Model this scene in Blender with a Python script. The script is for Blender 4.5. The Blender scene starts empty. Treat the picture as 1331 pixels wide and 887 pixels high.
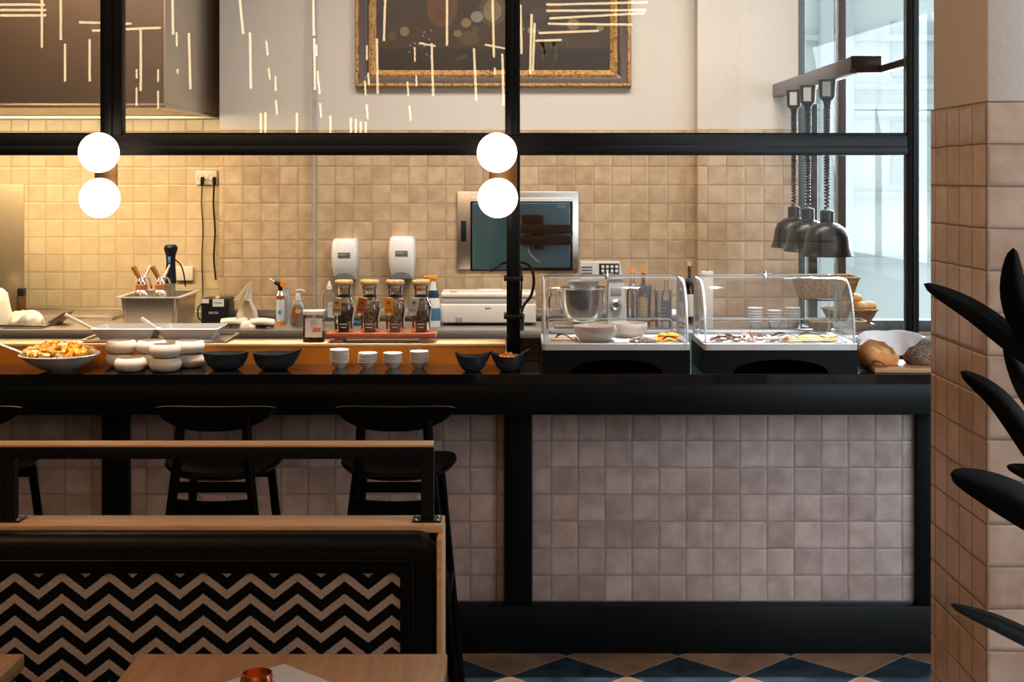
import bpy, bmesh, math, random
from mathutils import Vector, Matrix

random.seed(7)
SC = bpy.context.scene
COL = SC.collection
PI = math.pi

# ------------------------------------------------------------------ camera, world, light, exposure
F_PX, VX, VY, EYE = 1830.0, 668.0, 230.0, 1.755     # focal length and vanishing point in pixels of a 1331x887 frame
cam_data = bpy.data.cameras.new('camera')
cam = bpy.data.objects.new('camera', cam_data)
COL.objects.link(cam)
cam.location = (0, 0, EYE)
cam.rotation_euler = (PI / 2, 0, 0)
cam_data.sensor_width = 36
cam_data.lens = F_PX / 1331 * 36
cam_data.shift_x = -(VX - 665.5) / 1331
cam_data.shift_y = -(443.5 - VY) / 1331
cam_data.clip_start = 0.05
SC.camera = cam
SC.view_settings.view_transform = 'Standard'
SC.view_settings.look = 'None'
SC.view_settings.gamma = 1
SC.view_settings.use_curve_mapping = False
SC.view_settings.exposure = 0.0
SC.cycles.transparent_max_bounces = 32
SC.cycles.max_bounces = 10
SC.cycles.glossy_bounces = 6
SC.cycles.caustics_reflective = False
SC.cycles.caustics_refractive = False
SC.cycles.sample_clamp_indirect = 6

world = bpy.data.worlds.new('world')
SC.world = world
world.use_nodes = True
world.node_tree.nodes['Background'].inputs[0].default_value = (0.80, 0.90, 0.95, 1)
world.node_tree.nodes['Background'].inputs[1].default_value = 1.5


def area(name, loc, target, sx, sy, power, color, spread=None):
    d = bpy.data.lights.new(name, 'AREA')
    d.shape = 'RECTANGLE'; d.size = sx; d.size_y = sy
    d.energy = power; d.color = color
    if spread: d.spread = spread
    o = bpy.data.objects.new(name, d)
    COL.objects.link(o)
    o.location = loc
    o.rotation_euler = (Vector(target) - Vector(loc)).to_track_quat('-Z', 'Y').to_euler()
    return o


COOL = (0.80, 0.90, 1.0)
WARM = (1.0, 0.74, 0.44)
NEUT = (1.0, 0.89, 0.77)
# daylight entering through the dining room's tall side windows
area('daylight_side_window', (4.25, 0.2, 2.1), (0, 0.6, 1.3), 5.6, 2.6, 340, COOL)
# daylight entering through the kitchen's tall window
area('daylight_kitchen_window', (2.5, 8.0, 2.3), (0.9, 6.2, 1.5), 1.9, 2.4, 300, COOL)
# ceiling lamps of the kitchen
area('kitchen_ceiling_lamp_near_hood', (-0.9, 6.0, 3.6), (-0.9, 7.1, 0.9), 0.8, 0.5, 22, NEUT, 2.1)
area('kitchen_ceiling_lamp_middle', (0.4, 6.0, 3.6), (0.4, 7.1, 0.9), 0.8, 0.5, 24, NEUT, 2.1)
area('kitchen_ceiling_lamp_window_side', (1.2, 6.1, 3.6), (1.2, 7.1, 0.9), 0.5, 0.5, 17, NEUT, 2.1)
# lamp inside the extractor hood
area('hood_lamp', (-2.6, 7.15, 2.07), (-2.6, 7.5, 1.0), 1.7, 0.25, 42, (1.0, 0.76, 0.42))
# dining room ceiling glow
area('dining_ceiling_lamp', (-2.4, 2.4, 3.9), (0.2, 3.6, 0.8), 2.4, 1.0, 54, (1.0, 0.56, 0.27))
# unseen fill lights added above the bar top to brighten cases, napkin and bowls
area('added_fill_display', (0.75, 5.2, 4.1), (0.75, 5.21, 1.05), 0.14, 0.06, 8.5, (0.98, 0.96, 0.95), 0.46)
area('added_fill_bowls', (-1.0, 5.2, 4.1), (-1.0, 5.21, 1.05), 1.9, 0.06, 12, (1.0, 0.80, 0.60), 0.34)
area('added_rear_fill', (0.0, -4.5, 4.0), (0.0, -8.0, 2.4), 6.0, 1.0, 360, (1.0, 0.50, 0.16))  # unseen light added to warm the rear wall that the hood mirrors


# ------------------------------------------------------------------ pixel helpers (real depth is always given)
def WX(px, Y): return (px - VX) * Y / F_PX
def WZ(py, Y): return EYE - (py - VY) * Y / F_PX
def P(px, py, Y): return Vector((WX(px, Y), Y, WZ(py, Y)))


# ------------------------------------------------------------------ materials
def new_mat(name):
    m = bpy.data.materials.new(name); m.use_nodes = True
    nt = m.node_tree; nt.nodes.clear()
    out = nt.nodes.new('ShaderNodeOutputMaterial')
    return m, nt, out


def N(nt, typ, **kw):
    n = nt.nodes.new(typ)
    for k, v in kw.items():
        if k.startswith('i_'):
            n.inputs[k[2:].replace('_', ' ')].default_value = v
        else:
            setattr(n, k, v)
    return n


def math_n(nt, op, a, b=None, c=None):
    n = nt.nodes.new('ShaderNodeMath'); n.operation = op
    for i, v in enumerate((a, b, c)):
        if v is None: continue
        if isinstance(v, (int, float)): n.inputs[i].default_value = v
        else: nt.links.new(v, n.inputs[i])
    return n.outputs[0]


def mix_col(nt, fac, a, b, mode='MIX'):
    n = nt.nodes.new('ShaderNodeMix'); n.data_type = 'RGBA'; n.blend_type = mode
    for s, v in ((n.inputs[0], fac), (n.inputs[6], a), (n.inputs[7], b)):
        if isinstance(v, (int, float)): s.default_value = v
        elif isinstance(v, tuple): s.default_value = (*v, 1) if len(v) == 3 else v
        else: nt.links.new(v, s)
    return n.outputs[2]


MATS = {}


def pm(name, col, rough=0.5, metal=0.0, var=0.10, scale=14.0, bump=0.0, bscale=60.0, spec=0.5, coat=0.0, stretch=None, trans=0.0, sheen=0.0):
    if name in MATS: return MATS[name]
    m, nt, out = new_mat(name)
    b = N(nt, 'ShaderNodeBsdfPrincipled')
    tc = N(nt, 'ShaderNodeTexCoord')
    mp = N(nt, 'ShaderNodeMapping')
    if stretch: mp.inputs['Scale'].default_value = stretch
    nt.links.new(tc.outputs['Object'], mp.inputs[0])
    no = N(nt, 'ShaderNodeTexNoise'); no.inputs['Scale'].default_value = scale; no.inputs['Detail'].default_value = 4
    nt.links.new(mp.outputs[0], no.inputs['Vector'])
    f = math_n(nt, 'MULTIPLY_ADD', no.outputs['Fac'], 2 * var, 1 - var)
    vec = N(nt, 'ShaderNodeVectorMath', operation='SCALE'); vec.inputs[0].default_value = col[:3]
    nt.links.new(f, vec.inputs['Scale'])
    nt.links.new(vec.outputs[0], b.inputs['Base Color'])
    b.inputs['Roughness'].default_value = rough
    b.inputs['Metallic'].default_value = metal
    b.inputs['Specular IOR Level'].default_value = spec
    b.inputs['Coat Weight'].default_value = coat
    b.inputs['Sheen Weight'].default_value = sheen
    if trans: b.inputs['Subsurface Weight'].default_value = trans; b.inputs['Subsurface Radius'].default_value = (0.02, 0.01, 0.005)
    if bump:
        n2 = N(nt, 'ShaderNodeTexNoise'); n2.inputs['Scale'].default_value = bscale
        nt.links.new(mp.outputs[0], n2.inputs['Vector'])
        bp = N(nt, 'ShaderNodeBump'); bp.inputs['Distance'].default_value = bump; bp.inputs['Strength'].default_value = 1
        nt.links.new(n2.outputs['Fac'], bp.inputs['Height'])
        nt.links.new(bp.outputs[0], b.inputs['Normal'])
    nt.links.new(b.outputs[0], out.inputs[0])
    MATS[name] = m
    return m


def emit(name, col, strength):
    if name in MATS: return MATS[name]
    m, nt, out = new_mat(name)
    e = N(nt, 'ShaderNodeEmission'); e.inputs[0].default_value = (*col, 1); e.inputs[1].default_value = strength
    nt.links.new(e.outputs[0], out.inputs[0])
    MATS[name] = m
    return m


def thin_glass(name, tint=(1, 1, 1), ior=1.5, refl=1.0, rough=0.0, haze=0.0, hazecol=(1, 1, 1)):
    """thin clear sheet: transmits straight, reflects by Fresnel; an optional milky share"""
    if name in MATS: return MATS[name]
    m, nt, out = new_mat(name)
    t = N(nt, 'ShaderNodeBsdfTransparent'); t.inputs[0].default_value = (*tint, 1)
    g = N(nt, 'ShaderNodeBsdfGlossy'); g.inputs['Roughness'].default_value = rough
    fr = N(nt, 'ShaderNodeFresnel'); fr.inputs[0].default_value = ior
    fac = math_n(nt, 'MULTIPLY', fr.outputs[0], refl)
    mx = N(nt, 'ShaderNodeMixShader')
    nt.links.new(fac, mx.inputs[0]); nt.links.new(t.outputs[0], mx.inputs[1]); nt.links.new(g.outputs[0], mx.inputs[2])
    sh = mx.outputs[0]
    if haze:
        d = N(nt, 'ShaderNodeBsdfDiffuse'); d.inputs[0].default_value = (*hazecol, 1)
        mx2 = N(nt, 'ShaderNodeMixShader'); mx2.inputs[0].default_value = haze
        nt.links.new(sh, mx2.inputs[1]); nt.links.new(d.outputs[0], mx2.inputs[2])
        sh = mx2.outputs[0]
    nt.links.new(sh, out.inputs[0])
    MATS[name] = m
    return m


def tile_mat(name, ua, va, su, sv, u0, v0, ca, cb, grout, gw=0.022, rough=0.28, tilt=0.004):
    """hand-made glazed tiles laid in a square grid on the plane of axes ua, va (object coordinates)"""
    m, nt, out = new_mat(name)
    tc = N(nt, 'ShaderNodeTexCoord'); sp = N(nt, 'ShaderNodeSeparateXYZ')
    nt.links.new(tc.outputs['Object'], sp.inputs[0])
    wn = N(nt, 'ShaderNodeTexNoise'); wn.inputs['Scale'].default_value = 9; nt.links.new(tc.outputs['Object'], wn.inputs['Vector'])
    wob = math_n(nt, 'MULTIPLY_ADD', wn.outputs['Fac'], 0.05, -0.025)
    u = math_n(nt, 'ADD', math_n(nt, 'MULTIPLY_ADD', sp.outputs[ua], 1 / su, -u0 / su), wob)
    v = math_n(nt, 'ADD', math_n(nt, 'MULTIPLY_ADD', sp.outputs[va], 1 / sv, -v0 / sv), wob)
    iu = math_n(nt, 'FLOOR', u); iv = math_n(nt, 'FLOOR', v)
    fu = math_n(nt, 'FRACT', u); fv = math_n(nt, 'FRACT', v)
    cx = N(nt, 'ShaderNodeCombineXYZ'); nt.links.new(iu, cx.inputs[0]); nt.links.new(iv, cx.inputs[1])
    w = N(nt, 'ShaderNodeTexWhiteNoise'); w.noise_dimensions = '2D'; nt.links.new(cx.outputs[0], w.inputs['Vector'])
    ws = N(nt, 'ShaderNodeSeparateColor'); nt.links.new(w.outputs['Color'], ws.inputs[0])
    # distance to the nearest tile edge
    eu = math_n(nt, 'MINIMUM', fu, math_n(nt, 'SUBTRACT', 1.0, fu))
    ev = math_n(nt, 'MINIMUM', fv, math_n(nt, 'SUBTRACT', 1.0, fv))
    e = math_n(nt, 'MINIMUM', eu, ev)
    isg = math_n(nt, 'LESS_THAN', e, gw)
    # cloudy glaze, different on every tile
    off = N(nt, 'ShaderNodeVectorMath', operation='MULTIPLY_ADD'); nt.links.new(w.outputs['Color'], off.inputs[0])
    off.inputs[1].default_value = (7, 7, 7); nt.links.new(tc.outputs['Object'], off.inputs[2])
    cl = N(nt, 'ShaderNodeTexNoise'); cl.inputs['Scale'].default_value = 13; cl.inputs['Detail'].default_value = 3
    nt.links.new(off.outputs[0], cl.inputs['Vector'])
    f = math_n(nt, 'ADD', math_n(nt, 'MULTIPLY', ws.outputs[0], 0.60), math_n(nt, 'MULTIPLY_ADD', cl.outputs['Fac'], 2.2, -0.9))
    f = math_n(nt, 'MINIMUM', math_n(nt, 'MAXIMUM', f, 0), 1)
    c = mix_col(nt, f, ca, cb)
    # worn darker rim of the glaze
    rim = N(nt, 'ShaderNodeMapRange'); nt.links.new(e, rim.inputs[0]); rim.inputs[1].default_value = gw; rim.inputs[2].default_value = 0.14
    rim.inputs[3].default_value = 0.32; rim.inputs[4].default_value = 0.0
    rimf = math_n(nt, 'MULTIPLY', rim.outputs[0], ws.outputs[1])
    c = mix_col(nt, rimf, c, tuple(x * 0.55 for x in cb))
    c = mix_col(nt, isg, c, grout)
    b = N(nt, 'ShaderNodeBsdfPrincipled'); nt.links.new(c, b.inputs['Base Color'])
    r = math_n(nt, 'MULTIPLY_ADD', isg, 0.5, rough); nt.links.new(r, b.inputs['Roughness'])
    # height: pillowed edge + tilt + waves
    ed = N(nt, 'ShaderNodeMapRange'); ed.interpolation_type = 'SMOOTHSTEP'
    nt.links.new(e, ed.inputs[0]); ed.inputs[1].default_value = gw * 0.5; ed.inputs[2].default_value = 0.09
    ed.inputs[3].default_value = 0; ed.inputs[4].default_value = 0.0013
    tu = math_n(nt, 'MULTIPLY', math_n(nt, 'SUBTRACT', ws.outputs[1], 0.5), fu)
    tv = math_n(nt, 'MULTIPLY', math_n(nt, 'SUBTRACT', ws.outputs[2], 0.5), fv)
    tl = math_n(nt, 'MULTIPLY', math_n(nt, 'ADD', tu, tv), tilt)
    h = math_n(nt, 'ADD', ed.outputs[0], tl)
    wv = math_n(nt, 'MULTIPLY', cl.outputs['Fac'], 0.003)
    h = math_n(nt, 'ADD', h, wv)
    bp = N(nt, 'ShaderNodeBump'); bp.inputs['Distance'].default_value = 1.0; bp.inputs['Strength'].default_value = 0.9
    nt.links.new(h, bp.inputs['Height']); nt.links.new(bp.outputs[0], b.inputs['Normal'])
    nt.links.new(b.outputs[0], out.inputs[0])
    return m


def floor_mat():
    m, nt, out = new_mat('checkerboard_floor_tiles')
    tc = N(nt, 'ShaderNodeTexCoord'); sp = N(nt, 'ShaderNodeSeparateXYZ'); nt.links.new(tc.outputs['Object'], sp.inputs[0])
    D = 0.411
    p = math_n(nt, 'MULTIPLY_ADD', sp.outputs[0], 1 / D, -0.191 / D)
    q = math_n(nt, 'MULTIPLY_ADD', sp.outputs[1], 1 / D, -5.150 / D)
    a = math_n(nt, 'ADD', p, q); b_ = math_n(nt, 'SUBTRACT', p, q)
    s = math_n(nt, 'ADD', math_n(nt, 'FLOOR', a), math_n(nt, 'FLOOR', b_))
    par = math_n(nt, 'ABSOLUTE', math_n(nt, 'MODULO', s, 2))
    fa = math_n(nt, 'FRACT', a); fb = math_n(nt, 'FRACT', b_)
    ea = math_n(nt, 'MINIMUM', fa, math_n(nt, 'SUBTRACT', 1.0, fa)); eb = math_n(nt, 'MINIMUM', fb, math_n(nt, 'SUBTRACT', 1.0, fb))
    g = math_n(nt, 'LESS_THAN', math_n(nt, 'MINIMUM', ea, eb), 0.008)
    no = N(nt, 'ShaderNodeTexNoise'); no.inputs['Scale'].default_value = 9; no.inputs['Detail'].default_value = 8
    nt.links.new(tc.outputs['Object'], no.inputs['Vector'])
    fac = math_n(nt, 'MULTIPLY_ADD', no.outputs['Fac'], 2.4, -0.7)
    fac = math_n(nt, 'MINIMUM', math_n(nt, 'MAXIMUM', fac, 0), 1)
    lt = mix_col(nt, fac, (0.16, 0.09, 0.05), (0.30, 0.19, 0.125))
    dk = mix_col(nt, fac, (0.006, 0.014, 0.022), (0.025, 0.055, 0.08))
    c = mix_col(nt, par, lt, dk)
    c = mix_col(nt, g, c, (0.35, 0.3, 0.25))
    b = N(nt, 'ShaderNodeBsdfPrincipled'); nt.links.new(c, b.inputs['Base Color'])
    nt.links.new(math_n(nt, 'MULTIPLY_ADD', no.outputs['Fac'], 0.3, 0.25), b.inputs['Roughness'])
    nt.links.new(b.outputs[0], out.inputs[0])
    return m


def wood_mat(name, ca, cb, scale=(1, 12, 12), rough=0.45, nscale=5):
    if name in MATS: return MATS[name]
    m, nt, out = new_mat(name)
    tc = N(nt, 'ShaderNodeTexCoord'); mp = N(nt, 'ShaderNodeMapping'); mp.inputs['Scale'].default_value = scale
    nt.links.new(tc.outputs['Object'], mp.inputs[0])
    no = N(nt, 'ShaderNodeTexNoise'); no.inputs['Scale'].default_value = nscale; no.inputs['Detail'].default_value = 8; no.inputs['Roughness'].default_value = 0.65
    nt.links.new(mp.outputs[0], no.inputs['Vector'])
    n2 = N(nt, 'ShaderNodeTexNoise'); n2.inputs['Scale'].default_value = nscale * 5; n2.inputs['Detail'].default_value = 3
    nt.links.new(mp.outputs[0], n2.inputs['Vector'])
    f = math_n(nt, 'ADD', math_n(nt, 'MULTIPLY_ADD', no.outputs['Fac'], 2.6, -0.95), math_n(nt, 'MULTIPLY_ADD', n2.outputs['Fac'], 0.6, -0.3))
    f = math_n(nt, 'MINIMUM', math_n(nt, 'MAXIMUM', f, 0), 1)
    c = mix_col(nt, f, ca, cb)
    b = N(nt, 'ShaderNodeBsdfPrincipled'); nt.links.new(c, b.inputs['Base Color']); b.inputs['Roughness'].default_value = rough
    bp = N(nt, 'ShaderNodeBump'); bp.inputs['Distance'].default_value = 0.0006
    nt.links.new(no.outputs['Fac'], bp.inputs['Height']); nt.links.new(bp.outputs[0], b.inputs['Normal'])
    nt.links.new(b.outputs[0], out.inputs[0])
    MATS[name] = m
    return m


def zigzag_mat():
    m, nt, out = new_mat('zigzag_woven_fabric')
    tc = N(nt, 'ShaderNodeTexCoord'); sp = N(nt, 'ShaderNodeSeparateXYZ'); nt.links.new(tc.outputs['Object'], sp.inputs[0])
    per = 0.1115
    fr = math_n(nt, 'FRACT', math_n(nt, 'MULTIPLY_ADD', sp.outputs[0], 1 / per, 1.181 / per + 20))
    t = math_n(nt, 'MULTIPLY', math_n(nt, 'MINIMUM', fr, math_n(nt, 'SUBTRACT', 1.0, fr)), 2.0)
    no = N(nt, 'ShaderNodeTexNoise'); no.inputs['Scale'].default_value = 260; nt.links.new(tc.outputs['Object'], no.inputs['Vector'])
    s = math_n(nt, 'MULTIPLY_ADD', t, 0.043, sp.outputs[2])
    s = math_n(nt, 'ADD', s, math_n(nt, 'MULTIPLY_ADD', no.outputs['Fac'], 0.004, -0.002))
    f = math_n(nt, 'FRACT', math_n(nt, 'MULTIPLY_ADD', s, -1 / 0.0516, 0.768 / 0.0516 + 20))
    lit = math_n(nt, 'LESS_THAN', f, 0.43)
    n3 = N(nt, 'ShaderNodeTexNoise'); n3.inputs['Scale'].default_value = 420; nt.links.new(tc.outputs['Object'], n3.inputs['Vector'])
    light = mix_col(nt, n3.outputs['Fac'], (0.18, 0.13, 0.105), (0.70, 0.58, 0.50))
    c = mix_col(nt, lit, (0.004, 0.004, 0.004), light)
    b = N(nt, 'ShaderNodeBsdfPrincipled'); nt.links.new(c, b.inputs['Base Color']); b.inputs['Roughness'].default_value = 0.95
    b.inputs['Specular IOR Level'].default_value = 0.1
    bp = N(nt, 'ShaderNodeBump'); bp.inputs['Distance'].default_value = 0.001
    nt.links.new(n3.outputs['Fac'], bp.inputs['Height']); nt.links.new(bp.outputs[0], b.inputs['Normal'])
    nt.links.new(b.outputs[0], out.inputs[0])
    return m


def grain_mat(name, ca, cb, scale=160, rough=0.5):
    """loose grains (tea, nuts, crumbs) as a voronoi mottle"""
    if name in MATS: return MATS[name]
    m, nt, out = new_mat(name)
    tc = N(nt, 'ShaderNodeTexCoord')
    vo = N(nt, 'ShaderNodeTexVoronoi'); vo.inputs['Scale'].default_value = scale; nt.links.new(tc.outputs['Object'], vo.inputs['Vector'])
    sc = N(nt, 'ShaderNodeSeparateColor'); nt.links.new(vo.outputs['Color'], sc.inputs[0])
    f = math_n(nt, 'POWER', sc.outputs[0], 2.5)
    c = mix_col(nt, f, ca, cb)
    b = N(nt, 'ShaderNodeBsdfPrincipled'); nt.links.new(c, b.inputs['Base Color']); b.inputs['Roughness'].default_value = rough
    bp = N(nt, 'ShaderNodeBump'); bp.inputs['Distance'].default_value = 0.004; bp.invert = True
    nt.links.new(vo.outputs['Distance'], bp.inputs['Height']); nt.links.new(bp.outputs[0], b.inputs['Normal'])
    nt.links.new(b.outputs[0], out.inputs[0])
    MATS[name] = m
    return m


BLACK_STEEL = pm('black_painted_steel', (0.0035, 0.0045, 0.005), 0.40, 0.0, 0.2, 6, spec=0.16)
BLACK_WOOD = pm('black_lacquered_wood', (0.0022, 0.0033, 0.0038), 0.42, 0.0, 0.4, 5, stretch=(1, 8, 8), spec=0.12)
CHAIR_BLACK = pm('black_chair_wood', (0.0016, 0.002, 0.0022), 0.36, 0.0, 0.2, 8, spec=0.09)
LEATHER = pm('black_leather', (0.0025, 0.0032, 0.0034), 0.40, 0.0, 0.25, 20, bump=0.0005, bscale=180, spec=0.15)
COUNTER_TOP = pm('polished_black_stone', (0.006, 0.007, 0.008), 0.055, 0.0, 0.2, 30)
STEEL = pm('brushed_stainless_steel', (0.60, 0.58, 0.55), 0.30, 1.0, 0.10, 30, stretch=(1, 10, 10))
STEEL_DULL = pm('dull_stainless_steel', (0.52, 0.50, 0.47), 0.42, 1.0, 0.10, 30, stretch=(1, 10, 10))
CHROME = pm('polished_chrome', (0.80, 0.80, 0.80), 0.20, 1.0, 0.03)
STEEL_BRIGHT = pm('bright_satin_steel', (0.85, 0.85, 0.87), 0.42, 0.75)
COPPER = pm('polished_copper', (0.80, 0.32, 0.12), 0.22, 1.0, 0.08)
AMBER = pm('amber_copper_sheet', (1.0, 0.38, 0.045), 0.24, 0.3, 0.25, 2.2, stretch=(1, 1, 2))
OAK = wood_mat('light_oak', (0.62, 0.37, 0.19), (0.42, 0.23, 0.10), (1.2, 14, 14))
OAK_TABLE = wood_mat('oak_table_top', (0.43, 0.24, 0.115), (0.26, 0.135, 0.06), (12, 1.0, 12), 0.4, 3.2)
LEDGE_WOOD = wood_mat('pale_ledge_wood', (0.62, 0.42, 0.23), (0.5, 0.31, 0.15), (1.2, 14, 14))
RED_WOOD = wood_mat('reddish_board_wood', (0.30, 0.085, 0.03), (0.16, 0.045, 0.018), (2, 16, 16))
CORK = grain_mat('cork', (0.60, 0.36, 0.16), (0.44, 0.24, 0.10), 300, 0.8)
CERAMIC = pm('matte_white_stoneware', (0.72, 0.66, 0.60), 0.42, 0, 0.05)
CERAMIC_W = pm('white_glazed_porcelain', (0.74, 0.72, 0.70), 0.22, 0, 0.03)
DARK_CER = pm('dark_blue_grey_stoneware', (0.016, 0.026, 0.034), 0.38, 0, 0.15)
WHITE_PL = pm('white_plastic', (0.74, 0.72, 0.70), 0.35, 0, 0.03)
GREY_PL = pm('grey_plastic', (0.30, 0.28, 0.28), 0.4, 0, 0.05)
CREAM_PL = pm('cream_plastic', (0.72, 0.66, 0.58), 0.4, 0, 0.03)
BLACK_PL = pm('black_plastic', (0.006, 0.007, 0.009), 0.38, 0, 0.1, spec=0.3)
BLUE_DARK = pm('blue_black_panel', (0.12, 0.34, 0.52), 0.35, 0, 0.12, 5)  # the black screen's sky reflection is put into this blue base colour
CLOTH = pm('cream_cotton_cloth', (0.86, 0.79, 0.68), 0.9, 0, 0.06, 30, bump=0.001, bscale=200)
CLOTH_W = pm('white_cotton_napkin', (0.84, 0.86, 0.88), 0.9, 0, 0.05, 30, bump=0.001, bscale=200)
GLASS = thin_glass('clear_glass_sheet', (0.985, 0.99, 0.985), 1.5, 1.0)
BOTTLE_GLASS = thin_glass('bottle_glass', (0.97, 0.97, 0.965), 1.5, 1.1, 0.02)
ACRYLIC = thin_glass('clear_acrylic', (0.99, 0.992, 0.995), 1.45, 0.8, 0.03, 0.012, (0.9, 0.9, 0.95))
ACRYLIC_EDGE = thin_glass('acrylic_edge', (0.94, 0.96, 0.97), 1.6, 1.4, 0.12, 0.5, (0.92, 0.96, 0.98))
CLEAR_PL = thin_glass('clear_plastic_bottle', (0.98, 0.98, 0.98), 1.45, 0.9, 0.05, 0.035, (0.9, 0.9, 0.9))
ORANGE_PL = pm('orange_plastic', (0.85, 0.27, 0.02), 0.4)
PRINT_W = pm('white_print', (0.7, 0.7, 0.68), 0.6)
PRINT_K = pm('black_print', (0.02, 0.02, 0.02), 0.6)
GILT = grain_mat('aged_gilding', (0.50, 0.28, 0.09), (0.10, 0.05, 0.02), 110, 0.35)
FRAME_DARK = pm('dark_walnut_frame', (0.035, 0.020, 0.014), 0.35, 0, 0.3)
PLASTER = pm('painted_plaster', (0.58, 0.535, 0.485), 0.85, 0, 0.03, 3, bump=0.0015, bscale=40)
GREEN_LEAF = pm('dark_green_leaf', (0.003, 0.0045, 0.0038), 0.45, 0, 0.4, 10, spec=0.14)

TA, TB, TG = (0.60, 0.46, 0.37), (0.44, 0.32, 0.25), (0.30, 0.24, 0.20)
T_FRONT = tile_mat('counter_front_glazed_tiles', 0, 2, 0.1003, 0.10, 0.1373, 0.174, (0.46, 0.385, 0.365), (0.285, 0.225, 0.21), (0.20, 0.165, 0.155), 0.016)
T_WALL = tile_mat('kitchen_wall_tiles_shaded', 0, 2, 0.10, 0.10, 0.03, 0.01, (0.53, 0.39, 0.255), (0.37, 0.255, 0.155), (0.30, 0.21, 0.13), 0.012)  # darker copy of the kitchen tile, dimmer light put into its colour
T_WALL_A = tile_mat('kitchen_wall_tiles_lit', 0, 2, 0.10, 0.10, 0.03, 0.01, (0.68, 0.55, 0.39), (0.58, 0.44, 0.28), (0.48, 0.35, 0.21), 0.012)  # same tile, paler: the brighter light on this wall is in its colour
T_PILLAR_F = tile_mat('pillar_front_glazed_tiles', 0, 2, 0.10, 0.10, 0.117, 0.033, (0.60, 0.45, 0.35), (0.42, 0.29, 0.21), (0.22, 0.15, 0.11))
T_PILLAR_S = tile_mat('pillar_side_glazed_tiles', 1, 2, 0.10, 0.10, 3.33, 0.033, (0.60, 0.45, 0.35), (0.42, 0.29, 0.21), (0.22, 0.15, 0.11))


# ------------------------------------------------------------------ mesh builders
def B(): return bmesh.new()


def add_box(bm, x0, x1, y0, y1, z0, z1, bev=0.0, seg=2, mi=0):
    c = ((x0 + x1) / 2, (y0 + y1) / 2, (z0 + z1) / 2)
    r = bmesh.ops.create_cube(bm, size=1, matrix=Matrix.Translation(c) @ Matrix.Diagonal((abs(x1 - x0), abs(y1 - y0), abs(z1 - z0), 1)))
    vs = r['verts']
    fs = set(f for v in vs for f in v.link_faces)
    for f in fs: f.material_index = mi
    if bev:
        es = list(set(e for v in vs for e in v.link_edges))
        rr = bmesh.ops.bevel(bm, geom=es, offset=bev, segments=seg, affect='EDGES', profile=0.5)
        for f in rr['faces']: f.material_index = mi
    return bm


def box(x0, x1, y0, y1, z0, z1, bev=0.0, seg=2):
    return add_box(B(), x0, x1, y0, y1, z0, z1, bev, seg)


def add_lathe(bm, prof, cx=0, cy=0, cz=0, n=32, close=False, mi=0, fn=None):
    """prof: list of (radius, z). fn(angle, r, z) may deform -> (x, y, z)"""
    rings = []
    for r, z in prof:
        ring = []
        if r < 1e-6:
            ring = [bm.verts.new((cx, cy, cz + z))]
        else:
            for i in range(n):
                a = 2 * PI * i / n
                if fn: x, y, zz = fn(a, r, z)
                else: x, y, zz = r * math.cos(a), r * math.sin(a), z
                ring.append(bm.verts.new((cx + x, cy + y, cz + zz)))
        rings.append(ring)
    for a, b in zip(rings[:-1], rings[1:]):
        la, lb = len(a), len(b)
        for i in range(n):
            j = (i + 1) % n
            try:
                if la == 1 and lb == 1: break
                if la == 1: f = bm.faces.new((a[0], b[j], b[i]))
                elif lb == 1: f = bm.faces.new((a[i], a[j], b[0]))
                else: f = bm.faces.new((a[i], a[j], b[j], b[i]))
                f.material_index = mi; f.smooth = True
            except ValueError: pass
    return bm


def lathe(prof, **k): return add_lathe(B(), prof, **k)


def add_tube(bm, pts, r, n=10, cap=True, mi=0, rad=None, flat=1.0):
    pts = [Vector(p) for p in pts]
    rings = []
    up = None
    for i, p in enumerate(pts):
        if i == 0: d = pts[1] - pts[0]
        elif i == len(pts) - 1: d = pts[-1] - pts[-2]
        else: d = pts[i + 1] - pts[i - 1]
        d.normalize()
        if up is None:
            up = Vector((0, 0, 1)) if abs(d.z) < 0.9 else Vector((0, 1, 0))
        s = d.cross(up); s.normalize(); up = s.cross(d); up.normalize()
        rr = rad[i] if rad else r
        rings.append([bm.verts.new(p + s * rr * math.cos(2 * PI * k / n) + up * rr * flat * math.sin(2 * PI * k / n)) for k in range(n)])
    for a, b in zip(rings[:-1], rings[1:]):
        for k in range(n):
            f = bm.faces.new((a[k], a[(k + 1) % n], b[(k + 1) % n], b[k])); f.smooth = n > 5; f.material_index = mi
    if cap:
        for ring in (rings[0][::-1], rings[-1]):
            f = bm.faces.new(ring); f.material_index = mi
    return bm


def tube(pts, r, **k): return add_tube(B(), pts, r, **k)


def add_prism(bm, poly, axis, a, b, mi=0, smooth=False):
    """poly in the plane normal to axis ('x': (y,z), 'y': (x,z), 'z': (x,y)); extruded from a to b"""
    def pt(p, t):
        if axis == 'x': return (t, p[0], p[1])
        if axis == 'y': return (p[0], t, p[1])
        return (p[0], p[1], t)
    va = [bm.verts.new(pt(p, a)) for p in poly]; vb = [bm.verts.new(pt(p, b)) for p in poly]
    f1 = bm.faces.new(va); f2 = bm.faces.new(vb[::-1])
    n = len(poly); fs = [f1, f2]
    for i in range(n):
        f = bm.faces.new((va[i], vb[i], vb[(i + 1) % n], va[(i + 1) % n])); f.smooth = smooth; fs.append(f)
    for f in fs: f.material_index = mi
    return bm


def prism(poly, axis, a, b, **k): return add_prism(B(), poly, axis, a, b, **k)


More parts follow.
